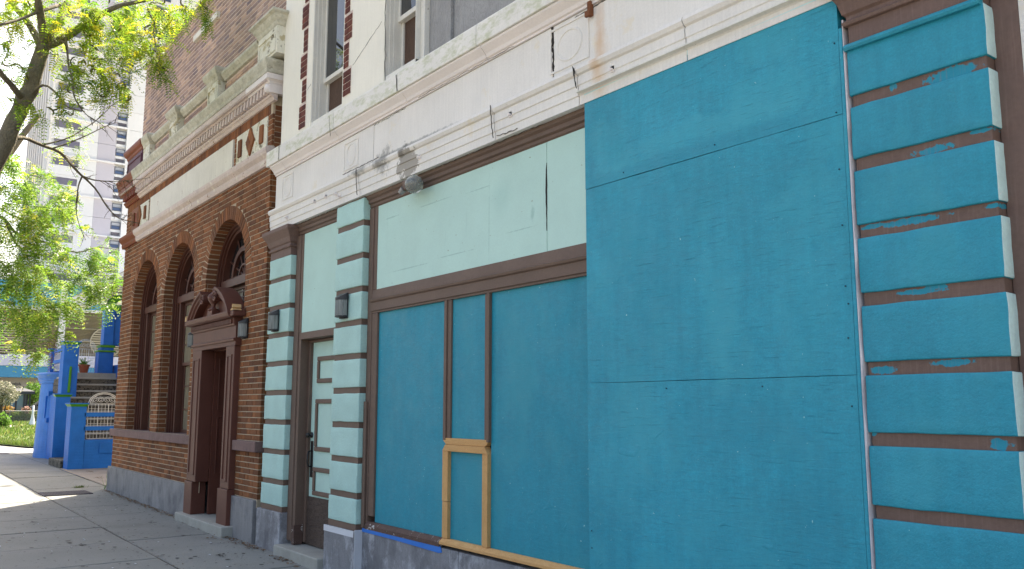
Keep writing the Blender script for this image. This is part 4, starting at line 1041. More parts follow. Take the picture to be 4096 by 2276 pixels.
# wall lamps
def wall_lamp(x, y, z, label):
    t = thing('wall_lamp', label, 'lamp', (x, y, z), 'black half-round wall lamps'); B = m['black_metal']
    MB().box(x-.062, x+.062, y-.018, y, z-.125, z+.125).build('back_plate', B, t, bevel=.004)
    r = .085
    def half(rr, n=14): return [(x+rr*math.cos(math.pi+math.pi*i/n), y-.02+rr*1.0*math.sin(math.pi+math.pi*i/n)) for i in range(n+1)]
    h = half(r); q = MB(); n = len(h)      # sloping cap
    vs = [(a, b, z+.055) for a, b in h]+[(a, b, z+.075+.05*(1-((y-.02-b)/r))) for a, b in h]
    q.add(vs, [tuple(range(n-1, -1, -1)), tuple(range(n, 2*n))]+[(i, (i+1) % n, n+(i+1) % n, n+i) for i in range(n)]); q.build('cap', B, t, bevel=.003)
    q = MB(); gr = []
    for i in range(31):
        rr = r*.93*(1+(.025 if i % 2 else -.02)); a = math.pi+math.pi*i/30; gr.append((x+rr*math.cos(a), y-.022+rr*math.sin(a)))
    q.ext(gr, z-.10, z+.054, 'z'); q.build('ribbed_glass', m['lamp_ribbed'], t)
    MB().ext(half(r*.98), z-.113, z-.101, 'z').build('base_ring', B, t, bevel=.002)
    MB().ext(half(r*.5), z-.128, z-.1135, 'z').build('bottom_cap', B, t)
    return t
k = N('lamp_ribbed'); c_ = k.scalecol(lin(128, 132, 132), k.ramp(k.noise(60, 3, .6, k.vec((1, 1, .08))), .3, .7, .55, 1.4)); k.b.inputs['Transmission Weight'].default_value = .3
MATS['lamp_ribbed'] = k.done(c_, .12, None, .7)
wall_lamp(-2.50, 0, 2.49, 'black wall lamp with ribbed glass at the left side of the brown brick doorway')
wall_lamp(-.47, 0, 2.50, 'black wall lamp with ribbed glass on brick right of the broken pediment')
wall_lamp(.50, 0, 2.52, 'black wall lamp with ribbed glass on the narrow mint pier beside the brick building')
wall_lamp(2.24, 0, 2.53, 'black wall lamp with ribbed glass on the mint pier beside the boarded shop window')
gl = thing('globe_lamp', 'round glass globe lamp on a small brown box under the white moulding', 'lamp', (3.6, 0, 3.45))
bx('mounting_box', BP, gl, 3.42, 3.52, -.06, .03, 3.445, 3.53, .004)
MB().tube([(3.50, -.05, 3.475), (3.565, -.06, 3.47)], .028, 12).build('socket', m['galvanised'], gl)
MB().lathe(3.635, -.065, [(.08*math.sin(math.pi*i/14)+.0005, 3.458-.08*math.cos(math.pi*i/14)) for i in range(15)], 24).build('globe', m['globe_glass'], gl, smooth=True)
MB().tube([(3.43, -.05, 3.46), (3.385, -.06, 3.43)], [.03, .022], 10).build('sensor', m['galvanised'], gl)

# ------------------------------------------------------------------ blue house with the stair
BH = thing('blue_house', 'bright blue painted house with green trimmed porch piers, stair and curved bastion wall', 'house', (-14.5, 3, .12))
BL, BT, GT = m['blue_paint'], m['blue_trim'], m['green_trim']
def capped(name, x0, x1, y0, y1, z0, z1, cap=.085, fl=.045):
    p = bx(name, BL, BH, x0, x1, y0, y1, z0, z1-cap, .01)
    q = MB(); vs = []
    prof = [(0, 0), (.01, .012), (fl*.7, cap*.55), (fl, cap*.7)]
    for o, h in prof: vs += [(x0-o, y0-o, z1-cap+h), (x1+o, y0-o, z1-cap+h), (x1+o, y1+o, z1-cap+h), (x0-o, y1+o, z1-cap+h)]
    n = 4; f = [(0, 1, 2, 3), tuple(4*(n-1)+i for i in range(4))]
    for i in range(n-1):
        for j in range(4): f.append((4*i+j, 4*i+(j+1) % 4, 4*i+4+(j+1) % 4, 4*i+4+j))
    q.add(vs, f).build('green_cap', GT, p); bx('cap_top', BT, p, x0-fl, x1+fl, y0-fl, y1+fl, z1-cap*.3+.0005, z1)
    return p
capped('gate_pier', -12.72, -12.2, .215, .54, -.1, 1.62); capped('gate_pier', -14.52, -14.3, .225, .56, -.1, 1.86)
capped('tall_pier', -15.8, -15.3, .50, .86, -.1, 3.25)
capped('tall_pier', -17.6, -17.25, .50, .80, -.1, 3.15)
# low side wall with two blue rails and a panel
bx('side_wall', BL, BH, -12.5, -12.215, .541, 3.2, -.1, .77, .008); bx('wall_band', BT, BH, -12.52, -12.2, .541, 3.2, .70, .765, .006) if False else None
bx('wall_panel', BL, BH, -12.2145, -12.19, .86, 1.6, .46, .70, .006)
bx('rail', BT, BH, -12.30, -12.2, .50, 3.2, .985, 1.08, .006); bx('rail', BT, BH, -12.30, -12.2, .50, 3.2, 1.302, 1.40, .006)
def grille(x, y0, y1, z0, zs, rise, nm='iron_grille', ny=9, flip=False):
    """scrolled white iron grille standing in a plane of constant x"""
    g = MB(); r = .006; yc = (y0+y1)/2; hw = (y1-y0)/2
    for i in range(ny+1):
        y = y0+(y1-y0)*i/ny; g.tube([(x, y, z0), (x, y, zs)], r*.75 if i % 3 else r*1.4, 5)
    nz = max(2, int((zs-z0)/.11))
    for i in range(nz+1): z = z0+(zs-z0)*i/nz; g.tube([(x, y0, z), (x, y1, z)], r*.7 if 0 < i < nz else r*1.2, 5)
    for k in (1., .9): g.tube([(x, yc+hw*k*math.cos(math.pi*i/18), zs+rise*k*math.sin(math.pi*i/18)) for i in range(19)], r*1.3, 6)
    for s in (-1, 1):
        for d, rr in ((.22, .07), (.55, .075), (.8, .045)):
            c = (yc+s*hw*d, zs+rise*(.36 if d < .7 else .2)); pts = []
            for i in range(22):
                a = i/21*3.4*math.pi; q = rr*hw/.32*(1-.8*i/21); pts.append((x, c[0]+s*q*math.cos(a+1), c[1]+q*math.sin(a+1)))
            g.tube(pts, r*.8, 5)
    return g.build(nm, m['white_iron'], BH, smooth=True)
grille(-12.25, .58, 1.24, .80, 1.60, .26); grille(-12.25, 1.25, 1.91, .80, 1.45, .26)
grille(-16.9, 1.05, 1.58, 2.50, 3.15, .27)
# lattice of glass-block like squares between the tall piers, along the street
lat = MB()
for x0 in (-17.24,):
    for i in range(6): z = 2.52+i*.15; lat.box(x0, -15.81, .60, .615, z, z+.012)
    for i in range(10): x = x0+i*.158; lat.box(x, x+.012, .595, .61, 2.5, 3.32)
lat.build('white_lattice', m['white_iron'], BH)
for z in (2.72, 3.02): bx('rail', BT, BH, -17.24, -15.81, .56, .64, z, z+.09, .006)
# stair climbing away to the left behind the gate piers
for i in range(12):
    z = .30+i*.18; x = -12.9-i*.295
    s = bx('stair_step', m['porch_step'], BH, -17.0, x, .56, 2.02, z-.18+.0005*i, z, .006); 
    bx('tread', m['step_stone'], BH, x-.30, x+.03, .555, 2.025, z+.001, z+.05, .008)
bx('stair_step', m['porch_step'], BH, -14.28, -12.73, .16, .56, -.1, .285, .012)
bx('porch_floor', m['step_stone'], BH, -21, -16.3, .86, 6, 2.30, 2.46, .01)
bx('stair_side', BL, BH, -17.2, -12.75, 2.03, 2.25, -.1, 1.2); bx('stair_side', BL, BH, -17.2, -15.0, 2.03, 2.25, 1.2, 2.7)
bx('street_wall', BL, BH, -17.0, -14.53, .50, .554, -.1, 1.85)
# curved bastion with a heavy rim
MB().lathe(-17.5, 1.3, [(1.02, -.1), (1.0, .6), (.98, 1.2), (.96, 1.8), (.94, 2.17), (.98, 2.18), (.99, 2.24), (1.02, 2.26), (1.03, 2.32), (1.09, 2.40), (1.10, 2.44), (1.04, 2.47), (.2, 2.48)], 40).build('bastion', m['blue_skylit'], BH, smooth=False)  # paler blue: sky brightness on the curve is painted into the colour
for k, a in enumerate((-62, -56, -50)):
    t = R(a); q = MB()
    for zz in range(6):
        z0 = 1.22+zz*.1; rr = .965; q.box(-17.5+rr*math.cos(t)-.02, -17.5+rr*math.cos(t)+.02, 1.3+rr*math.sin(t)-.03, 1.3+rr*math.sin(t)+.03, z0, z0+.1)
    q.build('drain_slot', BT, BH) if k != 1 else None
t = R(-56); bx('slot_head', BT, BH, -17.5+.95*math.cos(t)-.12, -17.5+.95*math.cos(t)+.12, 1.3+.95*math.sin(t)-.06, 1.3+.95*math.sin(t)+.1, 1.82, 1.95, .01)
bx('slot_sill', BT, BH, -17.5+.97*math.cos(t)-.14, -17.5+.97*math.cos(t)+.14, 1.3+.97*math.sin(t)-.06, 1.3+.97*math.sin(t)+.1, 1.10, 1.22, .01)
MB().tube([(-15.29, .675, 1.90), (-15.285, .68, 2.2), (-15.28, .685, 2.58)], [.035, .035, .03], 6).build('green_rod', GT, BH)
# porch column: pedestal, shaft, capital, bracket, soffit and roof
pd = bx('column_pedestal', BL, BH, -16.95, -16.5, 1.59, 1.98, 2.461, 3.06, .01); bx('green_band', GT, pd, -16.99, -16.46, 1.56, 2.02, 3.061, 3.11, .01); bx('upper_base', BL, pd, -16.93, -16.5, 1.64, 1.97, 3.111, 3.19); bx('green_band', GT, pd, -16.96, -16.47, 1.61, 2.0, 3.191, 3.26, .01)
sh = bx('column', BL, BH, -16.9, -16.52, 1.69, 1.95, 3.261, 4.28, .012); bx('column_wing', BL, sh, -16.9, -16.6, 1.951, 2.14, 3.261, 4.28, .01); bx('green_capital', GT, sh, -16.96, -16.47, 1.65, 2.2, 4.281, 4.42, .01)
MB().ext([(1.72, 4.421), (1.93, 4.421), (2.05, 4.55), (2.3, 4.66), (2.6, 4.70), (2.6, 4.80), (2.2, 4.78), (1.9, 4.68), (1.78, 4.56)], -16.85, -16.55, 'x').build('green_bracket', GT, BH)
bx('capital_block', m['porch_white'], BH, -16.95, -16.5, 1.62, 1.715, 4.421, 4.80); bx('porch_beam', m['porch_white'], BH, -21, -16.5, 1.66, 2.0, 4.70, 4.95); bx('porch_beam', m['porch_white'], BH, -16.9, -16.5, 2.0, 6, 4.805, 4.95)
bx('soffit', m['porch_white'], BH, -21.3, -9.3, 1.66, 9, 4.951, 4.98); bx('gutter', m['porch_white'], BH, -21.3, -9.2, 1.60, 1.659, 4.95, 5.07)
MB().add([(-21.4, 1.58, 5.07), (-9.2, 1.58, 5.07), (-9.2, 10.2, 5.07), (-21.4, 10.2, 5.07), (-18, 5.0, 6.4), (-12.6, 5.0, 6.4), (-12.6, 7, 6.4), (-18, 7, 6.4)], [(0, 1, 5, 4), (1, 2, 6, 5), (2, 3, 7, 6), (3, 0, 4, 7), (4, 5, 6, 7), (0, 3, 2, 1)]).build('roof', m['roof_shingle'], BH)
bx('house_body', BL, BH, -21, -9.6, 5.2, 14, -.1, 4.95)
for i in range(2):
    y = 2.06+i*.13; MB().tube([(-13.6, y, 2.05), (-16.4, y, 3.3), (-16.5, y, 3.3)], .022, 8).build('handrail', BT, BH)
MB().tube([(-15.6, 2.08, 1.4), (-15.6, 2.08, 3.0)], .03, 8).build('handrail_post', BT, BH)
bx('newel', BT, BH, -16.2, -16.05, 2.05, 2.2, 2.3, 3.25, .006); bx('newel_cap', GT, BH, -16.23, -16.02, 2.02, 2.23, 3.251, 3.31, .006)
# potted plant on the top step
PP = thing('potted_plant', 'fern-leaved green plant in a terracotta pot at the head of the stair', 'plant', (-16.45, 1.22, 2.461))
MB().lathe(-16.45, 1.22, [(.10, 2.462), (.135, 2.64), (.155, 2.642), (.155, 2.69), (.135, 2.69), (.125, 2.66), (.001, 2.655)], 20).build('pot', m['terracotta_pot'], PP, smooth=False)
pq = []
for i in range(46):
    a = random.uniform(0, 6.28); e = random.uniform(.2, 1.2); d = Vector((math.cos(a)*math.cos(e), math.sin(a)*math.cos(e), math.sin(e))); p = Vector((-16.45, 1.22, 2.66)); L = random.uniform(.15, .36)
    for k in range(7):
        c = p+d*L*(k+1)/7+Vector((0, 0, -.12*((k+1)/7)**2*L*2)); s = d.cross(Vector((0, 0, 1))).normalized()
        for sg in (-1, 1): w = s*sg*.05*(1-k/9); pq.append([c, c+w*.5+d*.015, c+w, c+w*.5-d*.012])
leaf_mesh('foliage', pq, m['green_leaf'], PP)

# ------------------------------------------------------------------ white high-rise far behind
TW = thing('tower_block', 'tall pale concrete high-rise with a column of windows and grey panels', 'building', (-129, 24, .2))
XT = -119.
bx('shaft', m['tower_white'], TW, -141, XT-.3, 14.45, 42, .2, 72)
FL = [51.18-2.66*i for i in range(-3, 18)]
for zt in FL:
    if zt < 7: continue
    zf = zt+.32
    bx('panel', m['tower_white'], TW, XT-.299, XT, 18.05, 20.33, zf-2.62, zf)
    bx('panel', m['tower_grey'], TW, XT-.299, XT-.04, 20.35, 22.70, zf-2.62, zf)
    bx('panel', m['tower_white'], TW, XT-.299, XT-.02, 24.45, 26.6, zf-2.62, zf)
    bx('panel', m['tower_white'], TW, XT-.299, XT-.01, 14.46, 18.03, zf-2.62+.0, zf-1.32); bx('dark_panel', m['tower_dark'], TW, XT-.299, XT-.08, 14.9, 18.03, zf-1.31, zf-.32); bx('panel', m['tower_white'], TW, XT-.299, XT-.012, 14.46, 18.03, zf-.31, zf)
    w = thing_part('window', TW, (XT, 23.4, zt-1.07))
    q = MB(); q.box(XT-.28, XT-.06, 22.76, 22.84, zt-1.07, zt); q.box(XT-.28, XT-.06, 23.92, 24.0, zt-1.07, zt); q.box(XT-.28, XT-.06, 22.841, 23.919, zt-.07, zt); q.box(XT-.28, XT-.06, 22.841, 23.919, zt-1.07, zt-.99); q.box(XT-.28, XT-.07, 22.841, 23.919, zt-.56, zt-.51); q.build('frame', m['tower_frame'], w)
    bx('pane', m['blind'], w, XT-.25, XT-.2, 22.841, 23.919, zt-.51, zt-.07); bx('pane', m['tower_glass'], w, XT-.25, XT-.21, 22.841, 23.919, zt-.99, zt-.56)
    g = MB(); 
    for i in range(6): g.box(XT-.25, XT-.1, 22.86, 23.9, zt-1.94+i*.082, zt-1.94+i*.082+.05)
    g.build('air_grille', m['grille_grey'], TW)
    bx('panel', m['tower_white'], TW, XT-.299, XT-.13, 22.72, 24.02, zt-2.34, zt-1.95); bx('panel', m['tower_white'], TW, XT-.299, XT-.13, 22.72, 24.02, zt-1.45, zt-1.075)
for i, zt in enumerate(FL):
    zf = zt+.34
    if i % 2: bx('floor_ledge', m['tower_white'], TW, XT-.299, XT+.3, 14.46, 24.05, zf-.02, zf+.2)
bx('rib', m['tower_white'], TW, XT-.299, XT+.25, 24.03, 24.43, .2, 72)
for k, z in enumerate((52.9, 55.85, 58.8, 61.8)):
    w = thing_part('window', TW, (XT, 28, z)); bx('pane', m['tower_glass_dark'] if 'tower_glass_dark' in m else glass_mat('tower_glass_dark', lin(52, 60, 84, .8), .15), w, XT-.26, XT-.2, 26.85, 29.05, z, z+1.95)
    q = MB(); q.box(XT-.25, XT-.12, 27.9, 28.0, z, z+1.95); q.box(XT-.25, XT-.12, 26.85, 27.899, z+.95, z+1.05); q.box(XT-.25, XT-.12, 28.001, 29.05, z+.95, z+1.05); q.build('frame', m['tower_frame'], w)
# its street side: brown spandrels and window strips
for i in range(9):
    x = -121.2-i*2.15
    bx('pier', m['tower_white'], TW, x-.55, x, 14.05, 14.449, .2, 72)
    for zt in FL:
        if zt < 8: continue
        bx('spandrel', m['tower_brown'], TW, x-2.14, x-.56, 14.3, 14.449, zt-2.3, zt-1.05); bx('window', m['tower_glass'], TW, x-2.14, x-.56, 14.38, 14.449, zt-1.04, zt+.34)

# ------------------------------------------------------------------ garage with blue bands
GA = thing('parking_garage', 'long parking building with light blue bands, lavender band and beige louvres', 'building', (-100, 14, .23))
XG = -90.
bx('ground_wall', m['garage_wall'], GA, -110, XG-1.5, -30, 60, .2, 4.4); bx('blue_band', m['garage_blue'], GA, -110, XG, -30, 60, 4.401, 5.55)
bx('lavender_band', m['garage_lavender'], GA, -110, XG+.1, -30, 60, 5.551, 6.74); bx('void_wall', m['garage_void'], GA, -110, XG-.5, -30, 60, 6.741, 11.34)
bx('white_band', m['tower_white'], GA, -110, XG+.12, -30, 60, 11.341, 11.64); bx('blue_band', m['garage_blue'], GA, -110, XG, -30, 60, 11.641, 14.2); bx('white_band', m['tower_white'], GA, -110, XG+.12, -30, 60, 14.201, 14.6)
sl = MB(); z = 6.78
while z < 11.3:
    for a, b in ((-8, 12.4), (13.05, 40)): sl.add([(XG-.28, a, z), (XG-.28, b, z), (XG-.06, b, z+.07), (XG-.06, a, z+.07), (XG-.28, a, z+.02), (XG-.28, b, z+.02), (XG-.06, b, z+.09), (XG-.06, a, z+.09)], [(0, 1, 2, 3), (4, 5, 6, 7), (2, 3, 7, 6)])
    z += .135
stuff(sl.build('louvre_slats', m['garage_louver'], GA, recalc=False))
for z in (6.9, 8.25, 9.6, 11.0): bx('louvre_rail', m['garage_louver'], GA, XG-.3, XG-.02, -8, 40, z, z+.05)
for y in (12.42, 25.5, 38): bx('white_post', m['tower_white'], GA, XG-.4, XG+.2, y, y+.6, 6.745, 14.19)
for yc in (17.1, 7.6):
    rg = MB(); n = 32; vs = []
    for i in range(n):
        t = 2*math.pi*i/n
        for r, x in ((1.62, XG-.05), (1.62, XG+.1), (1.5, XG+.1), (1.5, XG-.05)): vs.append((x, yc+r*math.cos(t), 8.25+r*math.sin(t)))
    rg.add(vs, [(4*i+j, 4*((i+1) % n)+j, 4*((i+1) % n)+(j+1) % 4, 4*i+(j+1) % 4) for i in range(n) for j in range(4)]); rg = rg.build('round_vent', m['garage_louver'], GA)
    for i in range(12):
        z = 6.85+i*.24; w = math.sqrt(max(.02, 1.5**2-(z-8.25)**2)); bx('vent_slat', m['garage_louver'], rg, XG-.02, XG+.06, yc-w, yc+w, z, z+.13)
tc = bpy.data.curves.new('wall_lettering', 'FONT'); tc.body = 'Atlantic C'; tc.size = .42; tc.extrude = .02; tc.shear = .2
to = bpy.data.objects.new('wall_lettering', tc); COL.objects.link(to)
dg = bpy.context.evaluated_depsgraph_get(); tm = bpy.data.meshes.new_from_object(to.evaluated_get(dg)); bpy.data.objects.remove(to)
tm.materials.clear(); tm.materials.append(m['kiosk_dark']); tm.transform(Matrix.Diagonal((-1, 1, 1, 1))); tm.flip_normals()
lo = link('wall_lettering', tm, Vector((XG-1.44, 9.62, 3.62)), GA); lo.rotation_euler = (R(90), 0, R(90))

# ------------------------------------------------------------------ kiosk, fence, cars, shrubs beyond the lawn
KX = -76.
KS = thing('shelter', 'glazed dark shelter with hipped metal roof behind the fence', 'shelter', (KX, 7.4, .25))
KD = m['kiosk_dark']
for (x, y) in ((KX+1, 6.05), (KX+1, 7.15), (KX+1, 7.78), (KX-1.4, 6.05), (KX-1.4, 8.3), (KX+.2, 8.3)): bx('post', KD, KS, x-.07, x+.07, y-.07, y+.07, .2, 2.55)
bx('pane', m['kiosk_glass'], KS, KX+.97, KX+1.0, 6.13, 7.07, .9, 2.5); bx('pane', m['kiosk_glass'], KS, KX+.97, KX+1.0, 7.23, 7.70, .7, 2.5); bx('pane', m['kiosk_glass'], KS, KX-1.4, KX-1.37, 6.13, 8.22, .5, 2.5)
bx('eave', KD, KS, KX-1.7, KX+1.3, 5.75, 8.5, 2.56, 2.78)
MB().add([(KX-1.7, 5.75, 2.781), (KX+1.3, 5.75, 2.781), (KX+1.3, 8.5, 2.781), (KX-1.7, 8.5, 2.781), (KX-.6, 6.75, 3.1), (KX+.3, 6.75, 3.1), (KX+.3, 7.7, 3.1), (KX-.6, 7.7, 3.1)], [(0, 1, 5, 4), (1, 2, 6, 5), (2, 3, 7, 6), (3, 0, 4, 7), (4, 5, 6, 7), (0, 3, 2, 1)]).build('roof', KD, KS)
bx('ridge_vent', KD, KS, KX-.7, KX+.4, 6.7, 7.75, 3.101, 3.2)
FE = thing('chain_link_fence', 'low chain-link fence with top rail along the far edge of the lawn', 'fence', (-72, 7, .24))
MB().tube([(-72, -6, 1.12), (-72, 24, 1.12)], .03, 8).build('top_rail', m['galvanised'], FE)
for y in range(-6, 25, 3): MB().tube([(-72, y+.4, .2), (-72, y+.4, 1.15)], .03, 8).build('post', m['galvanised'], FE)
wire = MB()
for i in range(-30, 130):
    for s in (-1, 1):
        a = Vector((-72, 2+i*.09, .27)); b = Vector((-72, 2+i*.09+s*.82, 1.1)); w = Vector((0, .007, 0)); wire.add([a-w, a+w, b+w, b-w], [(0, 1, 2, 3)])
stuff(wire.build('wire_mesh', m['galvanised'], FE, recalc=False))
def car(x, y, z, paint, label, glass=None):
    c = thing('parked_car', label, 'car', (x, y, z), 'cars parked beyond the fence'); L = 4.3
    prof = [(0, .35), (.05, .62), (.2, .78), (1.0, .88), (1.55, 1.38), (2.0, 1.47), (3.0, 1.45), (3.5, 1.30), (4.0, .98), (4.25, .9), (4.3, .5), (4.2, .3), (.1, .28)]
    MB().ext([(y+a, z+b) for a, b in prof], x-.85, x+.85, 'x').build('body', paint, c, bevel=.06, seg=3)
    for s in (-1, 1):
        xx = x+s*.851
        MB().ext([(y+1.2, z+.92), (y+1.65, z+1.33), (y+2.2, z+1.38), (y+2.2, z+.92)], xx-.006, xx+.006, 'x').build('side_window', m['dark_glass'], c)
        MB().ext([(y+2.3, z+.92), (y+2.3, z+1.38), (y+3.0, z+1.36), (y+3.45, z+1.22), (y+3.7, z+.95)], xx-.006, xx+.006, 'x').build('side_window', m['dark_glass'], c)
        for yy in (.85, 3.4):
            w = MB(); n = 20; w.ext([(y+yy+.32*math.cos(2*math.pi*i/n), z+.32+.32*math.sin(2*math.pi*i/n)) for i in range(n)], x+s*.66, x+s*.87, 'x'); w = w.build('wheel', m['tyre'], c)
            q = MB(); q.ext([(y+yy+.2*math.cos(2*math.pi*i/n), z+.32+.2*math.sin(2*math.pi*i/n)) for i in range(n)], x+s*.872, x+s*.89, 'x'); q.build('rim', m['galvanised'], w)
    bx('headlight', m['kiosk_glass'], c, x-.7, x-.4, y-.02, y+.1, z+.6, z+.72); bx('headlight', m['kiosk_glass'], c, x+.4, x+.7, y-.02, y+.1, z+.6, z+.72)
    return c
car(-77.5, 7.75, .62, m['car_grey'], 'dark grey car parked behind the fence beside the shelter')
car(-79, 2.05, .45, m['car_white'], 'pale car behind the white flowering shrub at the left edge')
def bush(name, label, cat, c, r, n, mat, s=.06, stem=True, group=None):
    t = thing(name, label, cat, (c[0], c[1], .24), group); q = []
    for i in range(n):
        d = rv(); rr = random.random()**.4; f = 1+.35*noise.noise(d*2.1+Vector(c)); p = Vector((c[0]+d.x*r[0]*rr*f, c[1]+d.y*r[1]*rr*f, c[2]+d.z*r[2]*rr*f))
        a = rv()*s; b = rv(); b = (b-a.normalized()*b.dot(a.normalized())).normalized()*s*.6; q.append([p-a, p+b, p+a, p-b])
    leaf_mesh('crown', q, mat, t)
    q = MB()
    for k in range(4):
        a = k*1.6; q.tube([(c[0]+.1*math.cos(a), c[1]+.1*math.sin(a), .2), (c[0]+r[0]*.3*math.cos(a), c[1]+r[1]*.3*math.sin(a), c[2]-r[2]*.4), (c[0]+r[0]*.5*math.cos(a), c[1]+r[1]*.5*math.sin(a), c[2]+r[2]*.3)], [.06, .045, .02], 6)
    q.build('trunk', m['twig'], t)
    return t
bush('flowering_shrub', 'white flowering shrub in front of the shelter at the left edge', 'shrub', (-70.5, 5.6, 2.55), (1.2, 1.25, .95), 2600, m['shrub_leaf'], .085)
bush('small_tree', 'bright green young tree between the shelter and the blue bastion', 'tree', (-82, 9.4, 2.6), (.8, .85, 1.2), 1200, m['green_leaf'], .11)
bush('flower_clump', 'orange flowers by the shelter post above the fence rail', 'flowers', (-73.2, 6.35, 1.22), (.35, .5, .34), 420, m['orange_flower'], .07)
bush('flower_clump', 'pink flowers above the fence rail beside the dark car', 'flowers', (-73.2, 7.72, 1.18), (.35, .36, .34), 380, m['pink_flower'], .07)
bush('hedge', 'low clipped hedge behind the chain-link fence', 'hedge', (-73.4, 7.2, .7), (.5, 2.4, .42), 2200, m['grass_blade'], .09)
bush('tall_weeds', 'clump of tall weeds in the lawn at the left edge of the picture', 'plant', (-50, 3.25, .62), (.5, .55, .5), 900, m['green_leaf'], .07)
bush('tall_weeds', 'clump of tall weeds against the blue bastion by the white post', 'plant', (-52, 5.9, .5), (.4, .4, .42), 600, m['green_leaf'], .06)
wp = thing('white_post', 'slender white post with flared foot standing on the lawn', 'post', (-58, 6.05, .24))
MB().lathe(-58, 6.05, [(.24, .22), (.2, .3), (.1, .75), (.07, 1.0), (.065, 1.55), (.001, 1.56)], 14).build('shaft', m['car_white'], wp, smooth=True); bx('foot', m['step_stone'], wp, -58.3, -57.7, 5.75, 6.35, .2, .26)
lp = MB().box(-61, -52, 3.6, 4.75, .2, .262); struct(lp.build('concrete_pad', m['concrete_slab'], bevel=.01))

# ------------------------------------------------------------------ honey locust trees
def frond(p, d, L, pairs, lw, ll, out, rn, droop=.5, bias=0.):
    """a pinnate leaf: stalk direction d, leaflets in pairs"""
    up = Vector((random.gauss(0, .35), random.gauss(0, .35), 1)); s = d.cross(up)
    if s.length < .1: s = Vector((1, 0, 0))
    s.normalize(); nrm = s.cross(d).normalized(); c = random.random()+bias
    for k in range(pairs):
        t = (k+.6)/pairs; q = p+d*(L*t)+Vector((0, 0, -droop*L*t*t)); sz = ll*(.65+.5*math.sin(math.pi*min(1, t*.85+.12)))
        for sg in (-1, 1):
            dr = (s*sg*.93+d*.38+nrm*random.uniform(-.35, .25)).normalized(); tip = q+dr*sz; w = d*lw*.5
            out.append([q, q+dr*sz*.5+w, tip, q+dr*sz*.5-w]); rn.append(min(1, max(0, c+random.uniform(-.1, .1))))
def crown(name, parent, clusters, dens, L, pairs, lw, ll, mat, droop=.5):
    out, rn = [], []; tw = MB()
    for (x, y, z, r, dn) in clusters:
        c = Vector((x, y, z)); n = int(dens*dn*r*r*(1+.4*r)); ns = max(2, n//9); bias = random.uniform(-.38, .18)
        for i in range(ns):
            d = rv(); f = random.random()**.45; a = c+Vector((d.x*1.25, d.y, d.z*.8))*r*f; dirn = (Vector((d.x, d.y, d.z*.5-.35))+rv()*.6).normalized()
            e = a+dirn*r*.55
            tw.tube([a, (a+e)/2+rv()*.02, e], [.004, .003, .0015], 3)
            for k in range(9):
                t = random.random(); p = a.lerp(e, t); fd = (dirn*.5+rv()).normalized(); fd.z -= .25; fd.normalize()
                frond(p, fd, L*random.uniform(.7, 1.2), pairs, lw*random.uniform(.75, 1.2), ll*random.uniform(.75, 1.2), out, rn, droop, bias)
    leaf_mesh(name, out, mat, parent, rn); stuff(tw.build('twigs', m['twig'], parent, recalc=False))
    return out
def limbs(name, parent, chains, mat, sub=3):
    """tapered limbs with crooked smooth courses"""
    q = MB()
    for pts, r0, r1 in chains:
        P = [Vector(p) for p in pts]; out = []; rad = []
        n = len(P)
        for i in range(n-1):
            p0, p1, p2, p3 = P[max(i-1, 0)], P[i], P[i+1], P[min(i+2, n-1)]
            for k in range(sub):
                t = k/sub; out.append(.5*((2*p1)+(p2-p0)*t+(2*p0-5*p1+4*p2-p3)*t*t+(3*p1-p0-3*p2+p3)*t**3))
        out.append(P[-1]); N_ = len(out)
        rad = [r0+(r1-r0)*(i/(N_-1))**.8 for i in range(N_)]
        if r0 > .015: rad = [r*(1+.10*noise.noise(p*7)) for r, p in zip(rad, out)]; out = [p+noise.noise_vector(p*5)*r0*.25 for p in out]
        q.tube(out, rad, 10 if r0 > .03 else 6 if r0 > .012 else 4)
    return q.build(name, mat, parent, smooth=True, recalc=False)
def twiglets(chain, n, L, r):
    """side twigs with spurs along a bare branch"""
    out = []; P = [Vector(p) for p in chain]
    for i in range(n):
        t = random.uniform(.25, 1)*(len(P)-1.001); k = int(t); a = P[k].lerp(P[k+1], t-k); d = (P[k+1]-P[k]).normalized()
        e = (d*.8+rv()*.8).normalized(); l = L*random.uniform(.4, 1); b = a+e*l*.5+rv()*l*.08; c = a+e*l+rv()*l*.12
        out.append(([a, b, c], r, r*.35))
        for j in range(3): s = a.lerp(c, random.random()); out.append(([s, s+rv()*l*.22], r*.55, r*.25))
    return out
T1 = thing('locust_tree', 'near honey locust tree with forked leaning trunk and hanging seed pods', 'tree', (-1.6, -3.45, gz(-1.6)))
F_ = [(-1.6, -2.61, 4.69), (-1.9, -2.4, 4.83), (-2.2, -2.14, 4.86), (-2.4, -1.9, 4.85), (-2.5, -1.72, 4.72), (-2.6, -1.58, 4.63), (-2.8, -1.38, 4.54), (-2.9, -1.18, 4.31), (-3.0, -.99, 4.19), (-3.1, -.69, 4.18)]
F2 = [(-2.6, -1.58, 4.63), (-2.6, -1.44, 4.6), (-2.6, -1.26, 4.61), (-2.6, -1.04, 4.65), (-2.6, -.71, 4.75)]
F3 = [(-2.6, -1.58, 4.63), (-2.6, -1.62, 4.48), (-2.6, -1.62, 4.29), (-2.6, -1.62, 4.12), (-2.6, -1.56, 3.92), (-2.6, -1.48, 3.76)]
F4 = [(-2.3, -2.03, 4.85), (-2.3, -1.81, 4.98), (-2.3, -1.61, 5.12), (-2.3, -1.4, 5.28), (-2.3, -1.25, 5.37)]
F5 = [(-2.2, -2.14, 4.86), (-2.2, -1.88, 4.99), (-2.2, -1.69, 5.15), (-2.2, -1.49, 5.36), (-2.2, -1.35, 5.57)]
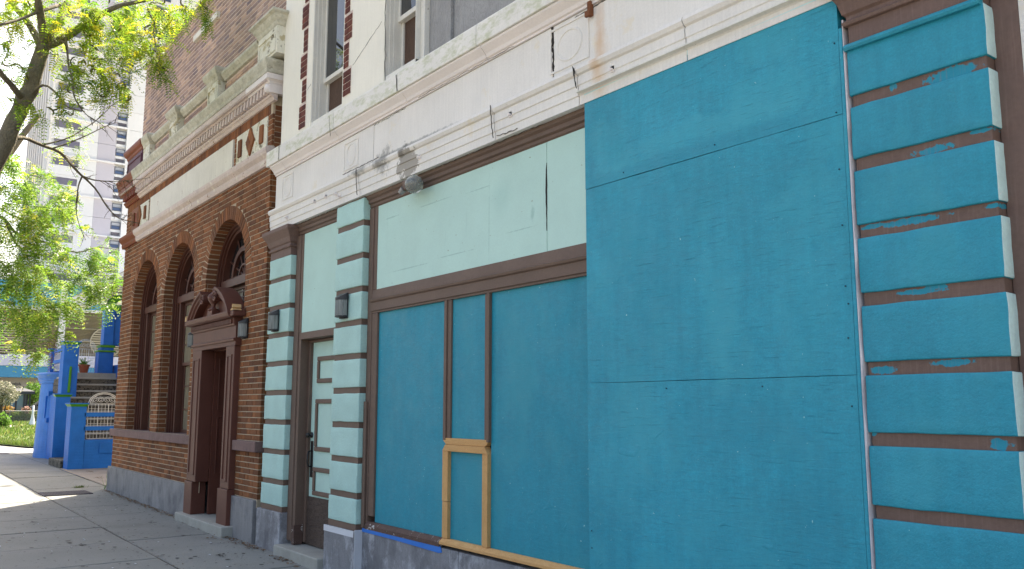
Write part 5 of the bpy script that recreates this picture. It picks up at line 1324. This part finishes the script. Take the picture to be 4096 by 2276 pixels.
G_ = [(-1.5, -2.08, 6.14), (-1.3, -2.08, 5.88), (-1.2, -2.06, 5.63), (-1.2, -2.0, 5.42), (-1.2, -1.97, 5.24), (-1.2, -1.87, 5.09), (-1.2, -1.73, 4.99)]
J_ = [(-1.1, -1.23, 6.56), (-1., -1.22, 6.43), (-.9, -1.18, 6.3), (-.9, -1.19, 6.17), (-.8, -1.17, 5.94), (-.7, -1.14, 5.75)]
ch = [([(-1.6, -3.45, -.05), (-1.62, -3.4, 1.0), (-1.6, -3.25, 2.4), (-1.6, -2.95, 3.6), (-1.6, -2.65, 4.51), (-1.6, -2.54, 4.92), (-1.6, -2.43, 5.23), (-1.6, -2.36, 5.62), (-1.6, -2.3, 5.88), (-1.6, -2.23, 6.08)], .14, .073),
      ([(-1.6, -2.27, 5.95), (-1.5, -2.05, 6.1), (-1.4, -1.91, 6.23), (-1.3, -1.79, 6.33), (-1.2, -1.62, 6.48), (-1.1, -1.39, 6.59), (-1.0, -.94, 6.78), (-.9, -.65, 6.86)], .06, .014),
      ([(-1.6, -2.24, 5.98), (-1.8, -2.14, 6.3), (-2.0, -2.04, 6.64), (-2.2, -1.93, 7.1)], .06, .04), ([(-1.6, -2.28, 5.95), (-1.4, -2.35, 6.16), (-1.2, -2.44, 6.34), (-1.0, -2.51, 6.6)], .055, .035),
      ([(-1.6, -2.3, 5.9), (-1.9, -2.42, 6.29), (-2.2, -2.57, 6.6), (-2.4, -2.7, 6.87)], .05, .03), ([(-1.6, -2.46, 5.23), (-1.3, -2.61, 5.25), (-1.1, -2.74, 5.3), (-.9, -2.95, 5.48)], .04, .028),
      (F_, .03, .005), (F2, .012, .003), (F3, .012, .003), (F4, .012, .003), (F5, .012, .003), (G_, .018, .004), (J_, .014, .003),
      ([(-1.6, -2.43, 5.23), (-1.4, -2.29, 5.38), (-1.2, -2.16, 5.24), (-1.1, -2.05, 5.07), (-1., -1.88, 5.03)], .02, .005), ([(-1.6, -2.15, 6.52), (-1.3, -2.42, 6.23), (-1.1, -2.64, 6.0), (-.9, -2.83, 5.81)], .022, .014)]
limbs('trunk', T1, ch, m['bark'])
tws = []
for c_, n_ in ((F_, 16), (F2, 10), (F3, 9), (F4, 8), (F5, 8), (G_, 8), (J_, 8)): tws += twiglets(c_, n_, .34, .0045)
stuff(limbs('bare_twigs', T1, tws, m['twig'], 2))
CL1 = [(-1.77, -2.66, 6.37, 0.33, 1), (-1.34, -2.47, 6.23, 0.29, 1), (-1.58, -2.17, 6.47, 0.29, 1), (-1.25, -1.94, 6.35, 0.29, 1), (-1.22, -1.67, 6.42, 0.29, 1), (-2.01, -1.21, 6.85, 0.31, 1), (-2.08, -0.91, 7.0, 0.31, 1), (-0.93, -0.92, 6.59, 0.25, 1), (-1.74, -0.44, 7.06, 0.21, 1), (-1.77, -1.34, 6.48, 0.26, 1), (-0.71, -1.33, 6.06, 0.26, 1), (-1.44, -0.92, 6.51, 0.18, 1), (-0.93, -1.33, 5.91, 0.21, 1), (-1.43, -1.07, 6.19, 0.18, 0.8), (-1.21, -1.88, 6.06, 0.21, 0.8), (-1.89, -1.52, 6.36, 0.23, 0.8), (-1.21, -1.83, 5.81, 0.25, 1), (-0.88, -1.67, 5.68, 0.24, 1), (-1.37, -1.88, 5.63, 0.21, 1), (-1.06, -1.73, 5.5, 0.22, 1), (-1.16, -1.51, 5.55, 0.19, 1), (-2.01, -1.24, 5.78, 0.13, 0.9), (-1.04, -2.06, 5.76, 0.16, 0.7), (-1.27, -1.59, 5.38, 0.12, 0.8), (-1.68, -2.63, 5.74, 0.22, 0.8), (-2.06, -2.44, 5.71, 0.15, 0.6), (-0.89, -2.77, 5.64, 0.13, 0.7), (-1.44, -2.46, 5.48, 0.14, 0.6), (-1.09, -1.03, 5.83, 0.1, 1.1), (-0.87, -1.03, 5.67, 0.08, 1), (-1.1, -1.15, 5.85, 0.09, 0.7), (-0.81, -2.18, 5.05, 0.15, 0.6), (-1.55, -2.01, 5.17, 0.14, 0.5), (-0.98, -2.25, 4.87, 0.13, 0.5), (-1.48, -2.66, 5.07, 0.17, 0.7), (-0.79, -2.61, 4.95, 0.13, 0.5), (-0.87, -2.16, 5.28, 0.17, 0.6), (-1.96, -2.47, 6.27, 0.19, 0.6), (-1.91, -2.2, 6.32, 0.19, 0.6), (-1.8, -0.25, 7.17, 0.12, 0.8)]
CL2 = [(-8.96, -1.77, 6.4, 0.34, 0.8), (-9.91, -1.4, 6.58, 0.24, 0.7), (-9.57, -0.69, 6.9, 0.27, 0.5), (-10.16, -0.47, 7.33, 0.25, 0.4), (-9.79, -1.61, 6.1, 0.53, 1), (-10.01, -1.13, 6.17, 0.48, 1), (-10.07, -0.74, 6.08, 0.36, 0.9), (-9.65, -1.5, 5.57, 0.58, 1), (-9.65, -1.0, 5.59, 0.5, 1), (-9.07, -0.73, 5.52, 0.34, 1), (-9.47, -1.57, 4.97, 0.58, 1), (-9.03, -1.18, 4.89, 0.51, 1), (-9.16, -0.73, 5.02, 0.34, 0.7), (-8.92, -0.52, 4.65, 0.39, 0.9), (-9.49, -0.08, 4.73, 0.35, 0.9), (-10.41, 0.45, 4.86, 0.27, 0.8), (-9.15, 0.39, 4.52, 0.2, 0.8), (-8.96, -1.54, 4.34, 0.56, 1), (-9.07, -1.05, 4.31, 0.51, 1), (-9.68, -0.45, 4.34, 0.47, 1), (-9.42, -0.07, 4.24, 0.37, 1), (-10.32, 0.46, 4.34, 0.27, 1), (-9.2, 0.43, 4.0, 0.17, 0.8), (-9.67, -1.42, 3.94, 0.55, 1), (-10.19, -0.85, 3.95, 0.5, 1), (-10.59, -0.32, 3.98, 0.43, 1), (-9.16, -0.19, 3.89, 0.28, 0.9), (-8.92, 0.04, 3.83, 0.2, 0.7), (-10.54, 0.49, 3.76, 0.15, 0.5), (-9.26, -1.48, 3.45, 0.48, 1), (-9.96, -1.0, 3.5, 0.44, 1), (-10.43, -0.56, 3.57, 0.3, 0.9), (-10.17, -1.35, 3.13, 0.33, 0.63), (-9.32, -1.14, 2.98, 0.25, 0.56), (-9.13, -0.92, 3.18, 0.2, 0.49), (-10.62, -0.8, 2.72, 0.18, 0.9), (-9.59, -0.84, 2.46, 0.12, 0.8), (-10.62, -1.22, 2.75, 0.12, 0.35), (-9.41, -0.6, 3.02, 0.14, 0.42), (-10.1, -0.71, 3.74, 0.3, 0.8)]

crown('crown', T1, CL1, 1000, .19, 8, .017, .042, m['locust_leaf'])
pods = MB(); random.seed(21)
for (x, y, z, r, dn) in CL1:
    for i in range(int(9*r*dn)+1):
        p = Vector((x, y, z))+rv()*r*.7; p.z -= r*.2; a0 = random.uniform(0, 6.28); R0 = random.uniform(.045, .075); pl = rv(); u_ = pl.orthogonal().normalized(); v_ = pl.cross(u_)
        P = [p+(u_*math.cos(a0+t*.42)+v_*math.sin(a0+t*.42))*R0*(1-.03*t) for t in range(8)]
        pods.tube(P, [.003, .009, .011, .011, .011, .010, .008, .002], 4)
me_, c_ = pods.mesh('seed_pods', m['pod'], recalc=False); at_ = me_.attributes.new('rnd', 'FLOAT', 'POINT'); at_.data.foreach_set('value', [random.random() for v in me_.vertices]); stuff(link('seed_pods', me_, c_, T1))
T2 = thing('locust_tree', 'farther honey locust tree with low boughs hanging before the blue house', 'tree', (-10.2, -3.5, gz(-10)))
limbs('trunk', T2, [([(-10.2, -3.5, -.05), (-10.2, -3.4, 1.5), (-10.1, -3.1, 3.0), (-10.0, -2.5, 4.3), (-10.0, -2.08, 5.14), (-10.0, -1.83, 6.42), (-10, -1.2, 7.6)], .2, .05), ([(-10.0, -1.83, 6.42), (-10.0, -1.46, 6.33), (-9.8, -.93, 6.21)], .03, .008),
      ([(-10.0, -1.93, 5.42), (-10.0, -1.66, 5.3), (-10.0, -1.41, 5.02), (-9.8, -1.07, 4.92), (-9.6, -.73, 4.8), (-9.5, -.37, 4.7), (-9.4, -.01, 4.83), (-9.3, .4, 4.8)], .04, .006), ([(-10.0, -1.66, 5.3), (-10.2, -1.42, 4.89), (-10.3, -1.26, 4.76), (-10.4, -1.05, 4.48)], .03, .008),
      ([(-10.0, -2.3, 4.6), (-10.0, -1.76, 3.95), (-10.0, -1.52, 3.97), (-10.0, -1.19, 3.74), (-9.8, -.86, 3.85)], .04, .006), ([(-10.0, -1.9, 4.7), (-9.8, -1.52, 4.26), (-9.6, -1.14, 4.11)], .02, .005), ([(-10.0, -1.92, 5.6), (-10.0, -1.35, 5.34), (-9.8, -1.04, 5.19)], .025, .006)], m['bark'])
crown('crown', T2, CL2, 430, .28, 7, .028, .066, m['locust_leaf_far'], .7)
dq = []; dr_ = []
for i in range(16): frond(Vector((-9.6, -.72, 3.10-.04*i))+rv()*.07, Vector((random.uniform(-.4, .4), random.uniform(-.4, .4), -1)).normalized(), .2, 7, .018, .04, dq, dr_, .2)
leaf_mesh('dead_spray', dq, m['brown_leaf'], T2, dr_)

# ------------------------------------------------------------------ small things on the pavement
GR = thing('pavement_grate', 'dark iron grating set in the pavement beyond the brick building corner', 'grate', (-6.8, -.75, gz(-6.8)))
bx('plate', m['dark_gap'], GR, -7.09, -6.51, -1.125, -.385, gz(-6.8)-.01, gz(-6.8)+.008)
q = MB(); q.box(-7.12, -7.09, -1.13, -.38, .055, gz(-6.8)+.012); q.box(-6.51, -6.48, -1.13, -.38, .05, gz(-6.8)+.010); q.box(-7.0895, -6.5105, -1.13, -1.10, .05, gz(-6.8)+.012); q.box(-7.0895, -6.5105, -.41, -.38, .05, gz(-6.8)+.012); q.build('frame', m['iron_grate'], GR)
for i in range(17): bx('bar', m['iron_grate'], GR, -7.085, -6.515, -1.09+i*.04, -1.066+i*.04, gz(-6.8)-.005, gz(-6.8)+.0105)
DC = thing('drain_cover', 'small iron cover in a pale frame on the sunlit pavement by the bastion', 'drain cover', (-19.3, -.02, gz(-19.3)))
bx('frame', m['step_stone'], DC, -20.0, -18.6, -.5, .06, gz(-19.3)-.03, gz(-19.3)+.008); bx('lid', m['iron_grate'], DC, -19.6, -18.9, -.38, -.1, gz(-19.3)-.02, gz(-19.3)+.014)
wq = [blade((-7.75+random.gauss(0, .03), -.35+random.gauss(0, .05), gz(-7.75)), random.uniform(.02, .05), .004, .9) for i in range(110)]
tag(leaf_mesh('weed_tuft', wq, m['grass_blade']), 'small tuft of grass growing in the pavement joint near the grating', 'weed')
wq = [blade((-7.25+random.gauss(0, .05), .08+random.gauss(0, .04), gz(-7.25)), random.uniform(.08, .3), .007, .5) for i in range(60)]
tag(leaf_mesh('weed_tuft', wq, m['green_leaf']), 'thin weeds growing at the foot of the granite corner', 'weed')
lq = []; random.seed(9)
def litter(x, y, n, sx, sy, s=.022):
    for i in range(n):
        xx, yy = x+random.gauss(0, sx), y+random.gauss(0, sy)
        if yy > -.05 and xx > -7.1 and xx < 8.6: yy = -.06-random.random()*.05
        p = Vector((xx, yy, gz(xx)+.008+random.random()*.008)); a = rv()*s*random.uniform(.4, 1.2); a.z *= .3; b = Vector((-a.y, a.x, random.uniform(-.006, .006)))*.55; lq.append([p-a, p+b, p+a, p-b])
for i in range(60): litter(-7+7.6*i/60, -.10, 18, .08, .04, .021)
for x, y, n in ((-4.9, -.13, 26), (-4.2, -.1, 16), (-.15, -.2, 24), (1.15, -.13, 40), (1.4, -.12, 30), (.3, -.12, 14), (-9.6, .35, 30), (-11.3, .5, 30), (-.6, -.3, 12)): litter(x, y, n, .12, .04, .024)
for i in range(150): x = random.uniform(-9, 2.5); litter(x, random.uniform(-3, -.2), 1, .01, .01, .016)
for i in range(220): x = random.uniform(-8, 2.5); litter(x, -1.12, 1, .05, .012, .012)
tag(leaf_mesh('leaf_litter', lq, m['brown_leaf']), 'dry brown leaf litter along the wall foot and pavement joints', 'leaf litter', kind='stuff')
q = MB()
for i in range(40):
    x, y = random.uniform(-6.5, 1.6), random.uniform(-2.6, -.3); a = random.uniform(0, 3); s = random.uniform(.008, .022)
    q.ext([(x+s*math.cos(a+t*2.1)*(1+.4*random.random()), y+.6*s*math.sin(a+t*2.1)) for t in range(3)], gz(x)+.005, gz(x)+.009, 'z')
tag(stuff(q.build('paper_scraps', m['white_primer'])), 'scraps of pale paper scattered on the shaded pavement', 'litter', kind='stuff')
